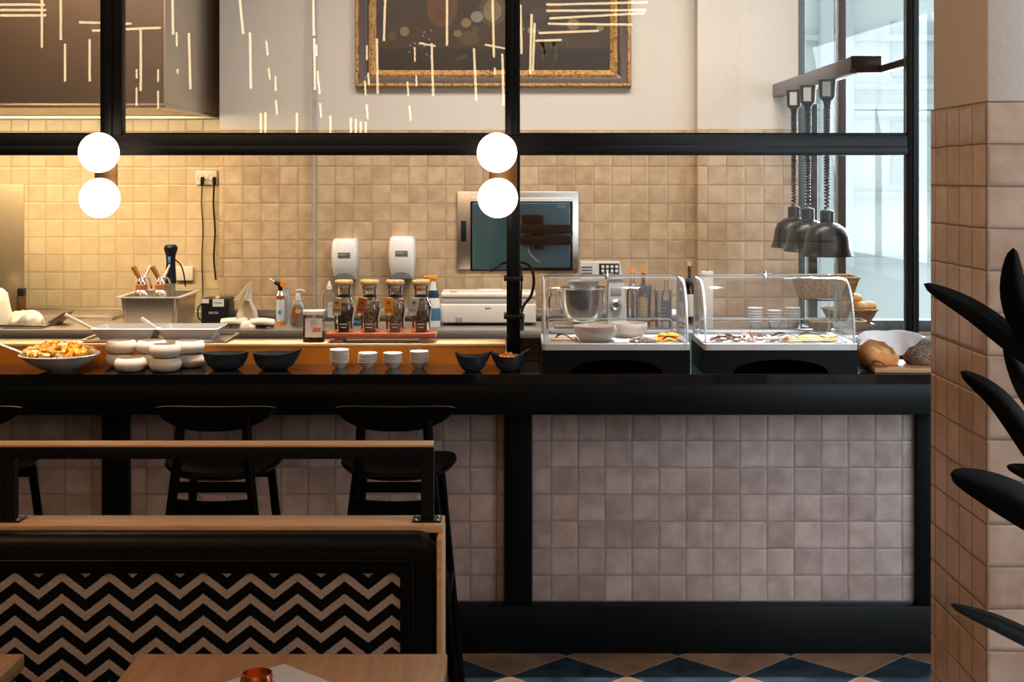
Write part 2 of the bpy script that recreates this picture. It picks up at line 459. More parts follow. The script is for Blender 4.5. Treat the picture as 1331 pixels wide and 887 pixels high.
def rrect(x0, x1, z0, z1, r, n=6):
    pts = []
    for cx, cz, a0 in ((x1 - r, z1 - r, 0), (x0 + r, z1 - r, 90), (x0 + r, z0 + r, 180), (x1 - r, z0 + r, 270)):
        for i in range(n + 1):
            a = math.radians(a0 + 90 * i / n)
            pts.append((cx + r * math.cos(a), cz + r * math.sin(a)))
    return pts


def smooth_by_angle(bm, ang=35):
    bm.normal_update()
    for f in bm.faces: f.smooth = True
    for e in bm.edges:
        if len(e.link_faces) == 2:
            e.smooth = e.calc_face_angle(0) < math.radians(ang)
        else: e.smooth = True


def obj(name, bm, mat, parent=None, loc=None, smooth=True, label=None):
    bmesh.ops.recalc_face_normals(bm, faces=bm.faces)
    if smooth: smooth_by_angle(bm)
    me = bpy.data.meshes.new(name)
    bm.to_mesh(me); bm.free()
    for m in (mat if isinstance(mat, (list, tuple)) else [mat]): me.materials.append(m)
    o = bpy.data.objects.new(name, me)
    COL.objects.link(o)
    if loc is not None: o.location = loc
    if parent is not None: o.parent = parent
    if label: o['label'] = label
    return o


def tag(o, label, cat, group=None, kind=None):
    o['label'] = label; o['category'] = cat
    if group: o['group'] = group
    if kind: o['kind'] = kind
    return o


def thing(name, label, cat, loc=(0, 0, 0), rz=0.0, group=None):
    o = bpy.data.objects.new(name, None); COL.objects.link(o)
    o.empty_display_size = 0.1
    o.location = loc; o.rotation_euler = (0, 0, rz)
    return tag(o, label, cat, group)


def struct(name, bm, mat, smooth=True):
    o = obj(name, bm, mat, smooth=smooth); o['kind'] = 'structure'; return o


def dup(root, loc, rz=None, label=None, group=None):
    r = root.copy(); COL.objects.link(r); r.location = loc
    if rz is not None: r.rotation_euler = (0, 0, rz)
    if label: r['label'] = label
    if group: r['group'] = group
    for ch in list(root.children):
        c = ch.copy(); COL.objects.link(c); c.parent = r
        for g in list(ch.children):
            d = g.copy(); COL.objects.link(d); d.parent = c
    return r


def text_bm(body, size, loc, rot=(PI / 2, 0, 0), extrude=0.0004, align='CENTER'):
    cu = bpy.data.curves.new('lettering', 'FONT'); cu.body = body; cu.size = size; cu.extrude = extrude
    cu.align_x = align; cu.align_y = 'CENTER'; cu.resolution_u = 2
    to = bpy.data.objects.new('lettering', cu)
    COL.objects.link(to)
    bpy.context.view_layer.update()
    me = bpy.data.meshes.new_from_object(to)
    bm = B(); bm.from_mesh(me)
    bpy.data.objects.remove(to); bpy.data.curves.remove(cu); bpy.data.meshes.remove(me)
    from mathutils import Euler
    bm.transform(Matrix.Translation(loc) @ Euler(rot).to_matrix().to_4x4())
    return bm


def arc(cx, cz, r, a0, a1, n):
    return [(cx + r * math.cos(math.radians(a0 + (a1 - a0) * i / n)), cz + r * math.sin(math.radians(a0 + (a1 - a0) * i / n))) for i in range(n + 1)]


# ------------------------------------------------------------------ the setting
YB, YA, YC = 7.63, 8.03, 7.50       # depth of the kitchen wall's three faces
TILE_TOP = 2.01
ZC = 4.2
struct('floor', box(-5, 4.4, -8, 8.4, -0.1, 0), floor_mat(), smooth=False)
struct('ceiling', box(-5, 4.4, -8, 8.4, ZC, ZC + 0.1), pm('ceiling_plaster', (0.42, 0.37, 0.32), 0.9))
DARKWALL = pm('dining_room_wall_paint', (0.20, 0.13, 0.085), 0.85, 0, 0.15, 2)
struct('wall_left', box(-5.1, -5, -8, 8.4, 0, ZC), DARKWALL)
struct('wall_rear', box(-5, 4.4, -8.1, -8, 0, ZC), DARKWALL)
struct('wall_light_blocker', box(1.75, 1.9, -0.6, 2.6, 0, 2.45), DARKWALL)  # unseen wall added to keep side window light off the left counter tiles
# right wall with the dining windows
bm = B()
for y0, y1, z0, z1 in ((-8, -2.8, 0, ZC), (-2.8, 3.2, 0, 0.6), (-2.8, 3.2, 3.5, ZC), (3.2, 8.4, 0, ZC)):
    add_box(bm, 4.05, 4.2, y0, y1, z0, z1)
struct('wall_right', bm, DARKWALL)
bm = B()
for y in (-2.8, -0.8, 1.2, 3.14): add_box(bm, 4.08, 4.14, y, y + 0.06, 0.6, 3.5)
add_box(bm, 4.08, 4.14, -2.8, 3.2, 0.6, 0.66); add_box(bm, 4.08, 4.14, -2.8, 3.2, 3.44, 3.5)
struct('window_2', bm, BLACK_STEEL)

XA = WX(285, YB)
XW = WX(1038, YC)                    # where the wall stops and the window begins
XCN = WX(907, YC)
# kitchen back wall: tiled up to 2.01 m, plastered above
struct('wall_kitchen_left', box(-5, XA, YA, YA + 0.1, 0, 2.4), T_WALL_A, smooth=False)
struct('wall_kitchen_left_upper', box(-5, XA, YA, YA + 0.1, 2.4, ZC), PLASTER)
struct('wall_kitchen', box(XA, XCN, YB, YA + 0.1, 0, TILE_TOP), T_WALL, smooth=False)
struct('wall_kitchen_upper', box(XA, XCN, YB + 0.008, YA + 0.1, TILE_TOP, ZC), PLASTER)
T_WALL_C = T_WALL
struct('wall_kitchen_pier', box(XCN, XW, YC, YA + 0.1, 0, TILE_TOP), T_WALL_C, smooth=False)
struct('wall_kitchen_pier_upper', box(XCN, XW, YC + 0.008, YA + 0.1, TILE_TOP, ZC), PLASTER)
# wall under and beside the kitchen window
struct('wall_window_sill', box(XW, 4.05, YC, YC + 0.25, 0, 0.93), T_WALL, smooth=False)

# kitchen window: frame, mullions, panes
TEAL = pm('grey_teal_window_paint', (0.055, 0.085, 0.09), 0.45)
BROWN_M = pm('brown_mullion_paint', (0.05, 0.035, 0.035), 0.5)
bm = B()
add_box(bm, XW, XW + 0.035, YC, YC + 0.09, 0.93, ZC, 0.004)
add_box(bm, XW, 4.05, YC, YC + 0.09, 0.93, 0.99, 0.004)
w1 = struct('window_1', bm, TEAL)
obj('window_mullion', box(WX(1056, YC), WX(1068, YC), YC + 0.10, YC + 0.17, 0.99, 2.15, 0.004), BLACK_STEEL, w1)
obj('window_mullion', box(WX(1091, YC), WX(1101, YC), YC + 0.02, YC + 0.10, 0.99, ZC, 0.004), BROWN_M, w1)
obj('window_mullion', box(WX(1300, YC), WX(1312, YC), YC + 0.02, YC + 0.10, 0.99, ZC, 0.004), BROWN_M, w1)
obj('window_glass', box(XW + 0.03, 4.05, YC + 0.05, YC + 0.056, 0.98, ZC), GLASS, w1)

# pale house across the street, seen through the window
FAC = pm('pale_facade_render', (0.66, 0.74, 0.74), 0.9, 0, 0.03, 1)
FAC2 = pm('grey_facade_stone', (0.50, 0.57, 0.58), 0.9, 0, 0.03, 1)  # greyer tone than the wall, for mouldings and pilasters
house = thing('facade', 'pale house facade with white horizontal mouldings seen outside through the kitchen window', 'building', (0, 14, 0))
obj('facade_wall', box(-4, 12, 0, 0.5, -0.5, 9), FAC, house)
bm = B()
for z in (0.9, 1.55, 2.35, 2.42, 2.62, 3.1, 3.7):
    add_box(bm, -4, 12, -0.10, 0, z, z + 0.06, 0.01)
obj('moulding', bm, FAC2, house)
for x in (3.02, 3.22):
    obj('pilaster', box(x, x + 0.13, -0.16, 0, -0.5, 9, 0.02), FAC2, house)
for z0_, z1_ in ((1.7, 2.3), (2.75, 3.3)):
    obj('window', box(3.75, 4.5, -0.03, 0.02, z0_, z1_), pm('pale_street_window', (0.42, 0.5, 0.52), 0.3), house)

# pillar at the right, tiled up to 1.933 m, plastered above
PX0, PX1, PY0, PY1, PZ = 1.117, 1.60, 3.33, 3.775, 1.933
bm = B(); add_box(bm, PX0, PX1, PY0, PY1, 0, PZ, 0.003, 2)
for f in bm.faces:
    f.normal_update(); f.material_index = 1 if abs(f.normal.x) > 0.7 else 0
struct('wall_pillar', bm, [T_PILLAR_F, T_PILLAR_S], smooth=False)
WHITE_PLASTER = pm('white_plaster', (0.74, 0.70, 0.66), 0.9, 0, 0.03, 4, bump=0.0008, bscale=50)
struct('wall_pillar_upper', box(PX0 + 0.004, PX1 - 0.01, PY0 + 0.006, PY1 - 0.01, PZ, ZC, 0.006, 2), WHITE_PLASTER)

# ------------------------------------------------------------------ bar counter
CT, YF, YT, YR = 1.053, 5.00, 5.23, 5.265     # counter top height, fascia front, tile plane, riser plane
CX0, CX1 = -3.2, 1.62
ctr = thing('bar_counter', 'long black bar counter with framed panels of pinkish glazed tiles', 'counter')
obj('fascia', box(CX0, CX1, YF + 0.006, YF + 0.05, 0.908, CT - 0.034, 0.002), BLACK_WOOD, ctr)
obj('carcass', box(CX0, CX1, YT + 0.03, 5.60, 0.0, CT - 0.034), BLACK_WOOD, ctr)
obj('soffit', box(CX0, CX1, YF + 0.05, YT + 0.03, 0.908, 0.93), BLACK_WOOD, ctr)
obj('plinth', box(CX0, CX1, YT - 0.05, YT + 0.03, 0.0, 0.174, 0.003), BLACK_WOOD, ctr)
obj('plinth_cap', box(CX0, CX1, YT - 0.045, YT + 0.0, 0.1105, 0.1125), BLACK_STEEL, ctr)
posts = [(-3.2, WX(-20, YT)), (WX(132, YT - .03), WX(166, YT - .03)), (WX(656, YT - .03), WX(691, YT - .03)), (WX(1192, YT - .03), CX1)]
for a, b in posts[1:]:
    obj('panel_post', box(a, b, YT - 0.03, YT + 0.03, 0.174, 0.908, 0.002), BLACK_WOOD, ctr)
xs = [CX0, posts[1][0], posts[1][1], posts[2][0], posts[2][1], posts[3][0]]
for a, b in ((xs[0], xs[1]), (xs[2], xs[3]), (xs[4], xs[5])):
    obj('tile_panel', box(a, b, YT, YT + 0.03, 0.174, 0.908), T_FRONT, ctr, smooth=False)
    bm = B()
    add_box(bm, a, b, YT - 0.006, YT, 0.1745, 0.179); add_box(bm, a, a + 0.004, YT - 0.006, YT, 0.174, 0.908); add_box(bm, b - 0.004, b, YT - 0.006, YT, 0.174, 0.908)
    obj('metal_trim', bm, pm('blue_grey_trim', (0.10, 0.15, 0.17), 0.3, 0.8), ctr)

top = thing('stone_worktop', 'polished black stone top running along the bar counter', 'countertop')
obj('stone_slab', box(CX0, CX1, YF, 5.60, CT - 0.034, CT, 0.0006, 1), COUNTER_TOP, top)

XL1 = WX(657, YR)
led = thing('serving_ledge', 'raised pale wood ledge with glossy amber riser at the back of the black bar top', 'ledge')
obj('riser', box(CX0, XL1, YR, YR + 0.012, CT, 1.119), AMBER, led)
obj('ledge_board', box(CX0, XL1, YR - 0.004, 5.415, 1.119, 1.131, 0.001), LEDGE_WOOD, led)
obj('back_panel', box(CX0, XL1, 5.40, 5.412, CT, 1.119), BLACK_WOOD, led)

# ------------------------------------------------------------------ glazed partition
YP = 5.36
part = thing('glass_partition', 'black steel framed glass partition rising above the bar counter', 'partition')
BZ0, BZ1 = WZ(202, YP), WZ(176, YP)
def bar(name, px0, px1, z0, z1, d=0.03, m=BLACK_STEEL):
    return obj(name, box(WX(px0, YP), WX(px1, YP), YP - d, YP + d, z0, z1, 0.003), m, part)
bm = B()
add_box(bm, -3.2, WX(1177, YP), YP - 0.03, YP + 0.03, BZ0, BZ1, 0.003)
add_box(bm, -3.2, WX(1177, YP), YP - 0.036, YP + 0.036, BZ0, BZ0 + 0.034, 0.003)
obj('transom', bm, BLACK_STEEL, part)
bm = B(); add_box(bm, WX(133, YP), WX(161, YP), YP - .03, YP + .03, BZ1, ZC, 0.003); add_box(bm, WX(137, YP), WX(149, YP), YP - .042, YP - .03, BZ1, ZC, 0.002)
obj('frame_post', bm, BLACK_STEEL, part)
bm = B(); add_box(bm, WX(656.5, YP), WX(676, YP), YP - .03, YP + .03, BZ1, ZC, 0.003); add_box(bm, WX(660, YP), WX(667, YP), YP - .04, YP - .03, BZ1, ZC, 0.002)
obj('frame_post', bm, BLACK_STEEL, part)
bm = B(); add_box(bm, WX(658.5, YP), WX(676, YP), YP - .03, YP + .03, CT + .001, BZ0, 0.003); add_box(bm, WX(661, YP), WX(668, YP), YP - .04, YP - .03, CT + .001, BZ0, 0.002)
obj('frame_post', bm, BLACK_STEEL, part)
bm = B(); add_box(bm, WX(1177, YP), WX(1192, YP), YP - .03, YP + .03, CT + .001, ZC, 0.003); add_box(bm, WX(1184, YP), WX(1186, YP), YP - .036, YP - .03, CT + .001, ZC)
obj('frame_post', bm, BLACK_STEEL, part)
obj('window_glass', box(-3.2, WX(133, YP), YP - 0.002, YP + 0.002, BZ1, ZC), GLASS, part)
obj('window_glass', box(WX(161, YP), WX(656.5, YP), YP - 0.002, YP + 0.002, BZ1, ZC), GLASS, part)
obj('window_glass', box(WX(676, YP), WX(1177, YP), YP - 0.002, YP + 0.002, BZ1, ZC), GLASS, part)
obj('window_glass', box(WX(676, YP), WX(1177, YP), YP + 0.02, YP + 0.024, CT + .003, BZ0), GLASS, part)
bm = B()
for a, b in ((-3.2, WX(133, YP)), (WX(161, YP), WX(656.5, YP)), (WX(676, YP), WX(1177, YP))):
    add_box(bm, a, b, YP - .02, YP + .02, BZ1, BZ1 + 0.009)
obj('glazing_bead', bm, BLACK_STEEL, part)

# ------------------------------------------------------------------ globe lamps on the partition
BRASS_D = pm('dark_bronze', (0.16, 0.085, 0.035), 0.35, 0.8)
GLOBE = emit('opal_globe_glow', (1.0, 0.80, 0.58), 5.0)
def globe_lamp(pxs, x_plate, label):
    Y = 5.16
    t = thing('globe_lamp', label, 'wall lamp', (0, 0, 0), 0, 'double globe lamps on the partition')
    z1, z2 = WZ(198.5, Y), WZ(257.5, Y)
    obj('mounting_plate', box(WX(x_plate[0], YP), WX(x_plate[1], YP), YP - 0.052, YP - 0.042, WZ(268, YP), WZ(190, YP), 0.002), BRASS_D, t)
    for px, z in zip(pxs, (z1, z2)):
        bm = B(); bmesh.ops.create_uvsphere(bm, u_segments=40, v_segments=24, radius=0.0735, matrix=Matrix.Translation((WX(px, Y), Y, z)))
        obj('globe', bm, GLOBE, t)
        obj('arm', tube([(WX(px, Y), Y + 0.07, z), (max(WX(px, Y), WX(x_plate[0], YP) + .012), YP - 0.045, z)], 0.009), BRASS_D, t)
    for z in (z1, z2):
        pass
    return t
globe_lamp((128.5, 129.5), (128, 157), 'pair of glowing white globes on the left partition post')
globe_lamp((646, 647), (636, 672), 'pair of glowing white globes on the middle partition post, before the screen')

# ------------------------------------------------------------------ kitchen: hood, worktop
HZ_ = 2.084
hood = thing('extractor_hood', 'large brushed steel extractor hood hanging above the left of the kitchen', 'extractor hood')
HOOD = pm('hood_steel', (0.58, 0.50, 0.42), 0.34, 0.85, 0.10, 3)
obj('canopy', box(-4.6, -1.66, 6.69, 8.02, HZ_ + 0.02, 3.9, 0.004), HOOD, hood)
bm = B()
add_box(bm, -4.6, -1.655, 6.685, 6.72, HZ_, HZ_ + 0.02, 0.002); add_box(bm, -1.69, -1.655, 6.72, 8.0, HZ_, HZ_ + 0.02, 0.002)
add_box(bm, -4.6, -1.655, 7.93, 8.02, HZ_ - 0.004, HZ_ + 0.02, 0.002)
obj('rim', bm, STEEL, hood)
obj('corner_strip', box(-1.664, -1.655, 6.684, 6.70, HZ_ + 0.02, 3.9), STEEL, hood)

WT = 0.985
wk = thing('steel_worktop', 'stainless steel kitchen worktop running along the tiled wall behind the bar', 'worktop')
bm = B()
add_box(bm, -4.6, XA - .004, 7.10, YA - .003, WT - 0.055, WT, 0.004); add_box(bm, XA, XW, 7.10, YC - 0.003, WT - 0.055, WT, 0.004)
obj('work_surface', bm, STEEL_DULL, wk)
bm = B(); add_box(bm, -4.6, XA - .003, YA - 0.022, YA - 0.002, WT, WT + 0.022, 0.003); add_box(bm, XA, XCN - .002, YB - 0.015, YB - 0.002, WT, WT + 0.055, 0.003)
obj('upstand', bm, STEEL, wk)
bm = B()
for i in range(9):
    x = -4.6 + i * 0.68
    add_box(bm, x + 0.01, x + 0.67, 7.14, 7.16, 0.12, WT - 0.06, 0.004)
add_box(bm, -4.6, XW, 7.16, YC - 0.01, 0.0, WT - 0.056)
obj('base_cabinets', bm, STEEL_DULL, wk)
# raised hob plate at the left
bm = B(); add_box(bm, -2.75, WX(150, 7.6), 7.55, 7.95, WT, WT + 0.02, 0.004); add_box(bm, -2.7, WX(145, 7.6), 7.57, 7.80, WT + 0.02, WT + 0.024, 0.002)
tag(obj('griddle_plate', bm, STEEL), 'low steel griddle set on the worktop before the bright left wall', 'griddle')

# glass edge strip standing against the wall
tag(obj('glass_screen', box(WX(407, 7.6), WX(411, 7.6), 7.575, 7.60, WT, 3.6), thin_glass('pale_edge_glass', (0.85, 0.9, 0.95), 1.5, 1.0, 0.1, 0.22, (0.75, 0.8, 0.85))),
    'tall narrow glass screen edge standing upright on the worktop left of the soap dispensers', 'screen')
# steel splash screen at the far left
sp_ = thing('splash_screen', 'tall brushed metal splash screen standing at the left end of the kitchen worktop', 'screen')
obj('screen_panel', box(-3.1, WX(31, 7.5), 7.50, 7.51, WT, WZ(240, 7.5), 0.002), pm('bronze_tinted_screen', (0.36, 0.29, 0.21), 0.30, 0.6, 0.15, 3), sp_)
obj('screen_clip', box(WX(24, 7.5), WX(32, 7.5), 7.48, 7.53, WZ(385, 7.5), WZ(375, 7.5), 0.002), BLACK_PL, sp_)
obj('screen_foot', box(WX(24, 7.5), WX(31, 7.5), 7.47, 7.54, WT, WZ(385, 7.5), 0.002), BRASS_D, sp_)

# ------------------------------------------------------------------ painting
pic = thing('framed_painting', 'large dark still life painting in a carved gilt and walnut frame on the plaster wall', 'painting')
YPz = YB + 0.008
def ring(x0, x1, z0, z1, w, y0, y1, prof=None):
    bm = B()
    pr = prof or [(0, y1), (0, y0), (w, y0), (w, y1)]
    # mitred loop
    loops = []
    for (t, y) in pr:
        loops.append([bm.verts.new((x0 + t, y, z0 + t)), bm.verts.new((x1 - t, y, z0 + t)), bm.verts.new((x1 - t, y, z1 - t)), bm.verts.new((x0 + t, y, z1 - t))])
    for i in range(len(loops)):
        a, b = loops[i], loops[(i + 1) % len(loops)]
        for k in range(4):
            bm.faces.new((a[k], a[(k + 1) % 4], b[(k + 1) % 4], b[k]))
    return bm
fx0, fx1, fz0 = WX(462, YB), WX(820, YB), WZ(114, YB)
fz1 = fz0 + 1.15
obj('outer_moulding', ring(fx0, fx1, fz0, fz1, 0.024, YPz - 0.05, YPz, [(0, YPz), (0.0, YPz - 0.03), (0.008, YPz - 0.05), (0.018, YPz - 0.05), (0.024, YPz - 0.04), (0.024, YPz)]), GILT, pic, label='gilt carved outer moulding')
obj('frame_moulding', ring(fx0 + .024, fx1 - .024, fz0 + .024, fz1 - .024, 0.05, YPz - 0.03, YPz, [(0, YPz), (0, YPz - 0.042), (0.02, YPz - 0.035), (0.05, YPz - 0.02), (0.05, YPz)]), FRAME_DARK, pic, label='dark walnut moulding')
obj('inner_moulding', ring(fx0 + .074, fx1 - .074, fz0 + .074 - 0.02, fz1 - .054, 0.04, YPz - 0.03, YPz, [(0, YPz - .005), (0, YPz - 0.032), (0.015, YPz - 0.04), (0.04, YPz - 0.02), (0.04, YPz - .005)]), GILT, pic, label='gilt carved inner moulding')
cx0, cx1, cz0, cz1 = fx0 + .11, fx1 - .11, fz0 + .09, fz1 - .09
obj('canvas', box(cx0, cx1, YPz - 0.016, YPz - 0.004, cz0, cz1), pm('dark_oil_paint', (0.022, 0.016, 0.011), 0.4, 0, 0.9, 4), pic)
bm = B()
cols = [(0.14, 0.05, 0.02), (0.30, 0.20, 0.10), (0.10, 0.07, 0.035), (0.05, 0.04, 0.05), (0.32, 0.29, 0.24), (0.05, 0.065, 0.028), (0.05, 0.030, 0.016), (0.012, 0.012, 0.013)]
def disc(x, z, rx, rz, mi, lay, n=18, rot=0):
    vs = []
    for i in range(n):
        a = 2 * PI * i / n
        u, v = rx * math.cos(a), rz * math.sin(a)
        vs.append(bm.verts.new((x + u * math.cos(rot) - v * math.sin(rot), YPz - 0.0165 - lay * 0.0003, z + u * math.sin(rot) + v * math.cos(rot))))
    f = bm.faces.new(vs); f.material_index = mi
zt = cz0 + 0.155
def quad(x0, x1, z0, z1, mi, lay):
    f = bm.faces.new([bm.verts.new((x, YPz - 0.0165 - lay * 0.0003, z)) for x, z in ((x0, z0), (x1, z0), (x1, z1), (x0, z1))]); f.material_index = mi
quad(cx0, cx1, zt - 0.035, zt + 0.10, 6, 0)
quad(cx0, cx1, cz0, zt - 0.035, 7, 1)
R2 = random.Random(3)
sx = lambda px: WX(px, YB)
sz = lambda py: WZ(py, YB)
disc(sx(575), sz(8), 0.085, 0.12, 0, 2); disc(sx(575), sz(-22), 0.10, 0.03, 2, 3)
disc(sx(526), sz(41), 0.026, 0.026, 1, 4); disc(sx(510), sz(47), 0.022, 0.026, 2, 4)
for i in range(40):
    disc(sx(548 + R2.uniform(-16, 16)), sz(50 + R2.uniform(-14, 24)), 0.006, 0.006, 4 if R2.random() < .4 else 3, 5 + i % 3, 8)
disc(sx(640), sz(14), 0.075, 0.085, 2, 3); disc(sx(640), sz(14), 0.05, 0.06, 1, 4); disc(sx(610), sz(50), 0.055, 0.04, 2, 3)
for x, y, r, c in ((606, 30, .028, 1), (620, 22, .034, 4), (618, 38, .02, 2), (595, 44, .022, 1), (700, 20, .05, 3), (720, 12, .04, 0), (745, 32, .035, 1), (690, 40, .02, 4)):
    disc(sx(x), sz(y), r, r * .9, c, 5)
for i in range(14):
    disc(sx(715 + R2.uniform(-25, 25)), sz(62 + R2.uniform(-14, 14)), 0.03, 0.009, 5, 4, 10, R2.uniform(0, 3))
for i in range(26):
    disc(sx(692 + R2.uniform(-12, 12)), sz(28 + R2.uniform(-14, 18)), 0.006, 0.006, 4 if R2.random() < .4 else 3, 7, 8)
disc(sx(600), sz(75), 0.04, 0.012, 5, 4, 12, .4); disc(sx(780), sz(36), 0.02, 0.02, 1, 4)
obj('painted_still_life', bm, [pm('oil_colour_%d' % i, c, 0.45, 0, 0.35, 25) for i, c in enumerate([tuple(v_ * .55 for v_ in c_) for c_ in cols])], pic, smooth=False)

# ------------------------------------------------------------------ steel wall plate and touch screen
wp = thing('wall_cabinet_panel', 'stainless steel panel with a black slot mounted on the tiled wall behind the screen', 'panel')
Yq = YB - 0.02
obj('steel_plate', box(WX(594, Yq), WX(752, Yq), Yq, YB - 0.001, WZ(350, Yq), WZ(249, Yq), 0.004), STEEL, wp)
obj('inset_plate', box(WX(612, Yq), WX(744, Yq), Yq - 0.006, Yq, WZ(345, Yq), WZ(257, Yq), 0.003), STEEL_DULL, wp)
obj('vent_slot', box(WX(599, Yq), WX(606, Yq), Yq - 0.004, Yq, WZ(314, Yq), WZ(287, Yq), 0.001), BLACK_PL, wp)
YM = 5.72
mon = thing('touch_screen', 'back of a black touch screen held on an arm behind the middle post', 'screen')
pts = [P(742, 264, YM), P(742, 350, YM), P(613, 352, YM), P(615, 265, YM)]
bm = box(WX(614, YM), WX(660, YM), YM, YM + 0.028, WZ(351, YM), WZ(264, YM), 0.005)
add_box(bm, WX(655, YM), WX(741, YM), YM + 0.004, YM + 0.024, WZ(348, YM), WZ(264, YM), 0.004)
obj('screen_back', bm, BLUE_DARK, mon)
obj('screen_bezel', box(WX(611, YM), WX(745, YM), YM + 0.026, YM + 0.034, WZ(353, YM), WZ(262, YM), 0.003), BLACK_PL, mon)
bm = B()
add_box(bm, WX(676, YM), WX(743, YM), YM - 0.05, YM - 0.02, WZ(303, YM), WZ(292, YM), 0.003)
add_box(bm, WX(676, YM), WX(743, YM), YM - 0.05, YM - 0.02, WZ(318, YM), WZ(306, YM), 0.003)
add_box(bm, WX(694, YM), WX(706, YM), YM - 0.03, YM, WZ(324, YM), WZ(280, YM), 0.003)
obj('mounting_arm', bm, BLACK_PL, mon)
bm = B()
for i, (a, b) in enumerate(((679, 284), (687, 280), (695, 283), (700, 288))):
    add_lathe(bm, [(0, 0), (.009, 0), (.009, .022), (0, .022)], cx=0, cy=0, cz=0, n=14)
    vs = bm.verts[:] if False else list(bm.verts)[-0:]
obj('connector', box(WX(678, YM), WX(703, YM), YM - 0.035, YM, WZ(291, YM), WZ(279, YM), 0.004), BLACK_PL, mon); bm.free()
obj('asset_label', box(WX(724, YM), WX(736, YM), YM + 0.0025, YM + 0.0045, WZ(270, YM), WZ(267, YM)), PRINT_W, mon)
Yk = 5.42
def path(pxs, Y): return [P(a, b, Y if len(q) == 2 else q[2]) for q in pxs for a, b in [q[:2]]]
def smooth_path(pts, n=6):
    out = []
    pts = [Vector(p) for p in pts]
    for i in range(len(pts) - 1):
        p0 = pts[max(i - 1, 0)]; p1 = pts[i]; p2 = pts[i + 1]; p3 = pts[min(i + 2, len(pts) - 1)]
        for k in range(n):
            t = k / n
            out.append(0.5 * ((2 * p1) + (-p0 + p2) * t + (2 * p0 - 5 * p1 + 4 * p2 - p3) * t * t + (-p0 + 3 * p1 - 3 * p2 + p3) * t ** 3))
    out.append(pts[-1]); return out
obj('power_cable', tube(smooth_path([P(638, 352, YM), P(646, 348, 5.6), P(655, 342, 5.45), P(678, 341, 5.44), P(690, 348, 5.44), P(694, 366, 5.44), P(690, 385, 5.44), P(681, 397, 5.44), P(677, 410, 5.42)]), 0.006, n=8), BLACK_PL, mon)
obj('power_cable', tube(smooth_path([P(676, 345, 5.42), P(678, 362, 5.42), P(677, 395, 5.42), P(679, 410, 5.42)]), 0.004, n=8), BLACK_PL, mon)
obj('power_cable', tube(smooth_path([P(686, 320, YM), P(689, 330, 5.68), P(697, 338, 5.68), P(702, 341, 5.68)]), 0.0035, n=8), WHITE_PL, mon, label='white cable')
obj('cable_plug', tube([P(679, 408, 5.42), P(678, 430, 5.42)], 0.009, n=10), BLUE_DARK, mon)
for y in (362, 411):
    obj('cable_clamp', box(WX(655, 5.35), WX(680, 5.35), 5.30, 5.43, WZ(y + 2.5, 5.35), WZ(y - 2.5, 5.35), 0.002), BLACK_PL, part)

# ------------------------------------------------------------------ soap dispensers, sockets
def dispenser(px0, px1, pt, pb, label):
    w = (px1 - px0) / F_PX * YB; h = (pb - pt) / F_PX * YB
    t = thing('soap_dispenser', label, 'soap dispenser', (WX((px0 + px1) / 2, YB - .05), YB - 0.001, WZ(pb, YB - .05)), 0, 'soap dispensers on the tiled wall')
    bm = B()
    prof = []
    n = 9
    layers = [(0.0, .80, .055), (0.03, .84, .075), (h * .35, .97, .095), (h * .62, 1.0, .10), (h * .9, .96, .09), (h * .97, .88, .08), (h, .72, .06)]
    rings = []
    for z, ws, dep in layers:
        hw = w / 2 * ws; r = 0.03
        ringp = []
        for i in range(13):
            a = PI + PI * i / 12     # front half, rounded
            ringp.append((hw * math.copysign(abs(math.cos(a)) ** 0.35, math.cos(a)), -dep * abs(math.sin(a)) ** 0.35))
        rings.append([bm.verts.new((x, y, z)) for x, y in [(-hw, 0)] + ringp[1:-1] + [(hw, 0)]])
    for a, b in zip(rings[:-1], rings[1:]):
        for i in range(len(a) - 1): bm.faces.new((a[i], a[i + 1], b[i + 1], b[i]))
    bm.faces.new(rings[0][::-1]); bm.faces.new(rings[-1])
    obj('cover', bm, WHITE_PL, t)
    pts = arc(0, 0.008, w * .38, 0, 180, 14)
    pts = [(x, 0.004 + (z - 0.008) * 0.62) for x, z in pts]
    obj('push_lever', prism(pts, 'y', -0.108, -0.05), pm('dark_grey_lever', (.15, .14, .15), .4), t, label='grey push lever')
    bm = box(-w * .22, w * .24, -0.1025, -0.098, h * .55, h * .67, 0.001)
    obj('maker_label', bm, pm('blue_steel_label', (0.12, 0.14, 0.15), 0.35), t)
    bm = B()
    for i in range(6): add_box(bm, -w * .19 + i * w * .045, -w * .19 + i * w * .045 + w * .03, -0.1035, -0.1025, h * .6, h * .63)
    obj('label_print', bm, pm('ochre_print', (0.5, 0.36, 0.16), 0.5), t.children[2])
    return t
dispenser(431, 465.5, 310.5, 363.5, 'white wall soap dispenser above the jar on the counter ledge, left one of two')
dispenser(505, 540, 307.5, 362.5, 'white wall soap dispenser mounted nearer the steel panel')

def socket(px0, px1, pt, pb, label, slots):
    t = thing('power_outlet', label, 'socket', (WX((px0 + px1) / 2, YA), YA - 0.001, WZ((pt + pb) / 2, YA)))
    w = (px1 - px0) / F_PX * YA / 2; h = (pb - pt) / F_PX * YA / 2
    obj('cover_plate', box(-w, w, -0.022, 0, -h, h, 0.006, 3), CREAM_PL, t)
    for s in slots:
        bm = B(); add_lathe(bm, [(0.021, 0), (0.019, -0.002), (0.017, 0.006), (0, 0.006)], n=24)
        bm.transform(Matrix.Translation((s * w, -0.023, 0)) @ Matrix.Rotation(-PI / 2, 4, 'X'))
        obj('socket_hole', bm, pm('recess_plastic', (0.5, 0.45, 0.38), 0.4), t)
    return t
socket(255, 283, 221.5, 240.5, 'white double wall socket with two dark plugs on the bright tiles', (-.45, .5))
socket(229, 252, 346, 365, 'white switch plate low on the bright tiles behind the cooking stick', ())
